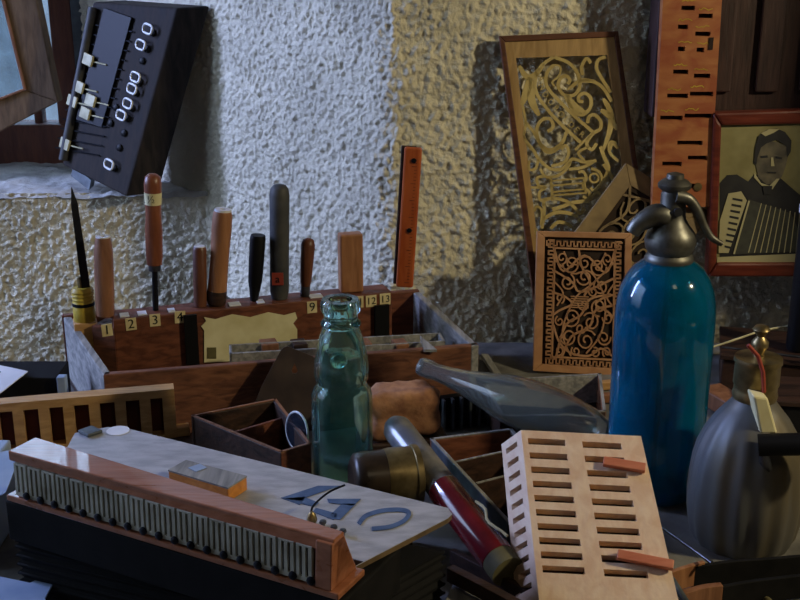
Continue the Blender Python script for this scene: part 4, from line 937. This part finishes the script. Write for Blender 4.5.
# ------------------------------------------------------------------ left side: pale comb, case, papers
t = thing('flat_case','dark flat wooden case below the pale compartment comb at the left','case', P(90,445,z=.0))
a, b = P(-60,466,z=.032), P(196,441,z=.032); ddv = (b-a); ddv.z = 0; ddv.normalize(); nv_ = Vector((-ddv.y,ddv.x,0))
off = -.01
c = [a+nv_*off, b+nv_*off, b+nv_*(off+.032), a+nv_*(off+.032)]
MB().hexa([Vector((p.x,p.y,.001)) for p in c], [Vector((p.x,p.y,.0295)) for p in c]).build('body', M['darkwood'], t, bevel=.001)
MB().hexa([Vector((p.x,p.y,.0295)) for p in c], [Vector((p.x,p.y,.032)) for p in c]).build('lid', M['darkwood'], t, bevel=.0005)
y0_ = P(175,437,z=.033); t = thing('compartment_comb','pale orange wooden comb with dark square compartments at the left below the toolbox','wooden comb', P(90,440,z=.033))
pl0 = y0_; pn_ = Vector((ddv.y,-ddv.x,0)); q = lambda x,y,d=0: PP(x,y,pl0,pn_)-pn_*d
qs0, qs1 = q(-60,402), q(174,388); hT = q(174,389).z
Lx = (Vector((qs1.x,qs1.y,0))-Vector((qs0.x,qs0.y,0))).length
posts = [12,38,63,89,115,140,163]; 
def su(px): v = q(px,410); return (Vector((v.x,v.y,0))-Vector((qs0.x,qs0.y,0))).length
ub = [0]; op = []
pw = [( -38,-27),(-13,-2)]+[(p,p+11) for p in posts]
pe = [(su(a_),su(b_)) for a_,b_ in pw]
for i in range(len(pe)-1): op.append((pe[i][1],pe[i+1][0]))
us = sorted(set([0,Lx]+[x for o_2 in op for x in o_2]))
zz0, zz1 = .0325, hT
def mpc(u, v, d): return Vector((qs0.x,qs0.y,0))+ddv*u+Vector((0,0,v))-pn_*d
m = MB().relief(us, [zz0,zz0+.004,zz1-.0085,zz1], lambda u,v: .012 if zz0+.004 < v < zz1-.0085 and any(a_ < u < b_ for a_,b_ in op) else 0, mpc)
c = [mpc(0,zz0,0),mpc(Lx,zz0,0),mpc(Lx,zz1,0),mpc(0,zz1,0)]; e = [p-pn_*.016 for p in c]; m.cur = 0
for i in range(4): m.add([c[i],c[(i+1)%4],e[(i+1)%4],e[i]], [(0,1,2,3)])
m.add(e, [(0,1,2,3)]); m.build('comb_body', [M['combl'], M['combr']], t)
m = MB(); m.box(mpc(Lx+.006,zz0+.005,.006), (.014,.012,.010), ddv, -pn_); m.build('foot', M['combl'], t, bevel=.001)
# dark bin with slate post behind, paper on top
a, b = P(-60,378,z=.075), P(66,376,z=.075); t = thing('dark_bin','dark open bin with a slate corner post left of the toolbox','bin', Vector(((a.x+b.x)/2,(a.y+b.y)/2,0)))
MB().box(Vector(((a.x+b.x)/2-.004,a.y+.03,.037)), (b.x-a.x-.014,.05,.072)).build('body', M['black'], t, bevel=.001)
MB().box(Vector((b.x-.004,a.y+.004,.0385)), (.009,.01,.075)).build('corner_post', M['bluepaper'], t, bevel=.001)
o = MB().prism([P(x,y,z=.0775) for x,y in ((-60,352),(0,366),(28,372),(0,394),(-60,420))], (0,0,.001)).build('paper_sheet', M['paper']); tag(o,'white paper sheet sticking in from the left edge on the dark bin','paper')
o = MB().prism([P(x,y,z=.0788) for x,y in ((-6,371),(1,372),(-4,375))], (0,0,.0005)).build('dark_scrap', M['ink']); tag(o,'tiny dark scrap on the white paper at the left edge','paper scrap')
o = MB().prism([P(x,y,z=.094) for x,y in ((-40,463),(8,452),(20,457),(6,494),(-40,520))], (0,0,.0015)).build('blue_sheet', M['bluepaper']); tag(o,'pale blue sheet just left of the reed block end','sheet')
o = MB().box(P(-44,500,z=.06)+Vector((-.01,.03,-.018)), (.07,.09,.08)).build('pale_carton', M['bluepaper'], bevel=.002); tag(o,'pale blue carton cut by the left edge under the pale blue sheet','carton')
z_ = .03
vv2 = [(-30,572),(30,585),(62,570),(45,600),(60,640),(-30,640)]
o = MB().prism([P(x,y,z=z_)+Vector((0,0,.0)) for x,y in vv2], (0,0,.002)).build('crumpled_bag', M['bluepaper']); tag(o,'pale blue plastic sheet in the bottom left corner below the bellows','plastic sheet')

# ------------------------------------------------------------------ right back: low dark boxes and wire
def crate(name, lab, c, d, rz, m_):
    t = thing(name, lab, 'box', (c[0],c[1],0)); ax = Vector((math.cos(rz),math.sin(rz),0)); ay = Vector((-math.sin(rz),math.cos(rz),0)); h = d[2]
    C0 = Vector((c[0],c[1],.001+(h-.008)/2)); MB().box(C0, (d[0],d[1],h-.008), ax, ay).build('body', M[m_], t, bevel=.0015)
    MB().box(Vector((c[0],c[1],h-.004)), (d[0]+.006,d[1]+.006,.006), ax, ay).build('lid', M['darkwood'], t, bevel=.001); return t
p = P(775,345,z=.05); crate('dark_box','dark lidded box behind the fluted siphon, under the photograph', (p.x+.02,p.y+.0), (.16,.10,.05), -.25, 'darkwood')
p = P(775,385,z=.05); crate('low_box','low dark box right of the fluted siphon collar', (p.x+.045,p.y+.0), (.12,.07,.045), -.15, 'black')
pw_ = [tuple(P(x,y,z=.062+.004*i)) for i,(x,y) in enumerate(((706,349),(722,344),(740,338),(765,330),(800,325),(840,322)))]
o = MB().tube(smooth_pts(pw_,4), .0013, 8).build('pale_wire', M['keys'], smooth=True); tag(o,'pale thin wire curving over the dark box at the right','wire')
pw_ = [tuple(P(x,y,z=.056)) for x,y in ((722,347),(760,352),(800,357),(840,360))]
o = MB().tube(pw_, .0016, 8).build('metal_rod', M['steel'], smooth=True); tag(o,'thin straight metal rod along the lid of the dark box','rod')
o = MB().box(P(722,400,z=.012)+Vector((0,0.0,0)), (.03,.05,.02), (1,.4,0), (-.4,1,0)).build('tan_offcut', M['tan'], bevel=.002); tag(o,'tan wooden offcut between the blue and the fluted siphon','offcut')

# ------------------------------------------------------------------ right foreground: bars, tray and slats
def strip(name, lab, cat, pts, z, w, h, m_):
    pp = [P(x,y,z=z) for x,y in pts]; pp = [Vector(p) for p in smooth_pts([tuple(p) for p in pp],4)] if len(pp) > 2 else pp
    m = MB(); n = len(pp); vs = []; fs = []
    for i,p in enumerate(pp):
        d = (pp[min(i+1,n-1)]-pp[max(i-1,0)]).normalized(); s_ = Vector((-d.y,d.x,0))*w/2
        vs += [p-s_, p+s_, p+s_-Vector((0,0,h)), p-s_-Vector((0,0,h))]
    for i in range(n-1):
        for k_ in range(4): fs.append((i*4+k_, i*4+(k_+1)%4, (i+1)*4+(k_+1)%4, (i+1)*4+k_))
    fs += [(3,2,1,0), ((n-1)*4,(n-1)*4+1,(n-1)*4+2,(n-1)*4+3)]
    o = m.add(vs, fs).build(name, M[m_], bevel=.0006); tag(o, lab, cat); return o
strip('dark_strip','curved dark strip in the right foreground, the one nearest the fluted siphon','strip',[(694,566),(730,561),(770,558),(830,553)],.022,.004,.021,'black')
strip('dark_strip','curved dark strip at the bottom right corner, the one nearest the viewer','strip',[(722,586),(750,581),(790,576),(840,571)],.022,.004,.021,'black')
strip('wood_strip','pale tan wooden strip beside the slotted block, farther of two','wood strip',[(668,572),(690,565),(704,561)],.024,.004,.02,'tan2')
strip('wood_strip','orange wooden strip beside the slotted block near the bottom edge, nearer of two','wood strip',[(682,592),(704,586),(722,584)],.024,.006,.02,'tan')
o = MB().tube([P(652,520,z=.03),P(712,563,z=.03)], .0017, 8).build('thin_rod', M['steel'], smooth=True); tag(o,'thin pale rod slanting from the slotted block to the dark strips','rod')
o = MB().tube([P(672,580,z=.028),P(692,612,z=.028)], .003, 8).build('grey_rod', M['slate'], smooth=True); tag(o,'short grey rod at the bottom edge right of the slotted block','rod')
o = MB().tube([P(756,590,z=.004),P(780,612,z=.004)], .003, 8).build('olive_rod', M['olive'], smooth=True); tag(o,'short olive stick at the bottom right corner','stick')
strip('pale_batten','pale grey wooden slat at the bottom edge right of the bellows','slat',[(449,592),(480,598),(512,612)],.034,.028,.006,'grey_wood')
strip('dark_batten','long dark slat right of the bellows, lower one','slat',[(450,566),(500,592),(560,625)],.05,.008,.012,'darkwood')
strip('dark_batten','long dark slat right of the bellows, upper one by the red tube','slat',[(452,549),(500,574),(560,608)],.045,.006,.012,'darkwood')
strip('support_slat','dark flat slat under the pair of long slats beside the bellows','slat',[(470,600),(520,582)],.028,.03,.026,'black')

# ------------------------------------------------------------------ light
w = bpy.data.worlds.new('sky'); S.world = w; w.use_nodes = True; nt = w.node_tree; N = nt.nodes; Lk = nt.links
bg = N['Background']; tc = N.new('ShaderNodeTexCoord'); sp_ = N.new('ShaderNodeSeparateXYZ'); rp = N.new('ShaderNodeValToRGB')
Lk.new(tc.outputs['Generated'], sp_.inputs[0]); Lk.new(sp_.outputs['Z'], rp.inputs['Fac']); Lk.new(rp.outputs['Color'], bg.inputs['Color'])
rp.color_ramp.elements[0].position = .0; rp.color_ramp.elements[0].color = (.18,.24,.34,1)
rp.color_ramp.elements[1].position = .35; rp.color_ramp.elements[1].color = (.85,1.1,1.6,1)
bg.inputs['Strength'].default_value = 2.8
def area(name, loc, target, size, energy, col, sy=None):
    l = bpy.data.lights.new(name,'AREA'); l.energy = energy; l.color = col; l.size = size
    if sy: l.shape = 'RECTANGLE'; l.size_y = sy
    o = bpy.data.objects.new(name, l); COL.objects.link(o); o.location = loc
    o.rotation_euler = (Vector(target)-Vector(loc)).to_track_quat('-Z','Y').to_euler(); return o
area('window_daylight', (-1.70,1.53,.85), (-.1,1.60,.25), .20, 31, (.40,.51,1.0), .9)
area('niche_daylight', (-.85,2.5,1.2), (-.35,1.2,.1), .8, 8, (.6,.75,1.0), .8)
area('lamp', (1.25,.52,.95), (.15,1.2,.15), .08, 11.5, (1.0,.85,.55))
area('front_fill', (.55,-.5,1.7), (0,1.2,.1), .35, 1.2, (1.0,.82,.56))  # added weak warm fill for the fronts facing the camera
v = S.view_settings; v.view_transform = 'Standard'; v.look = 'None'; v.gamma = 1; v.exposure = 0; v.use_curve_mapping = False
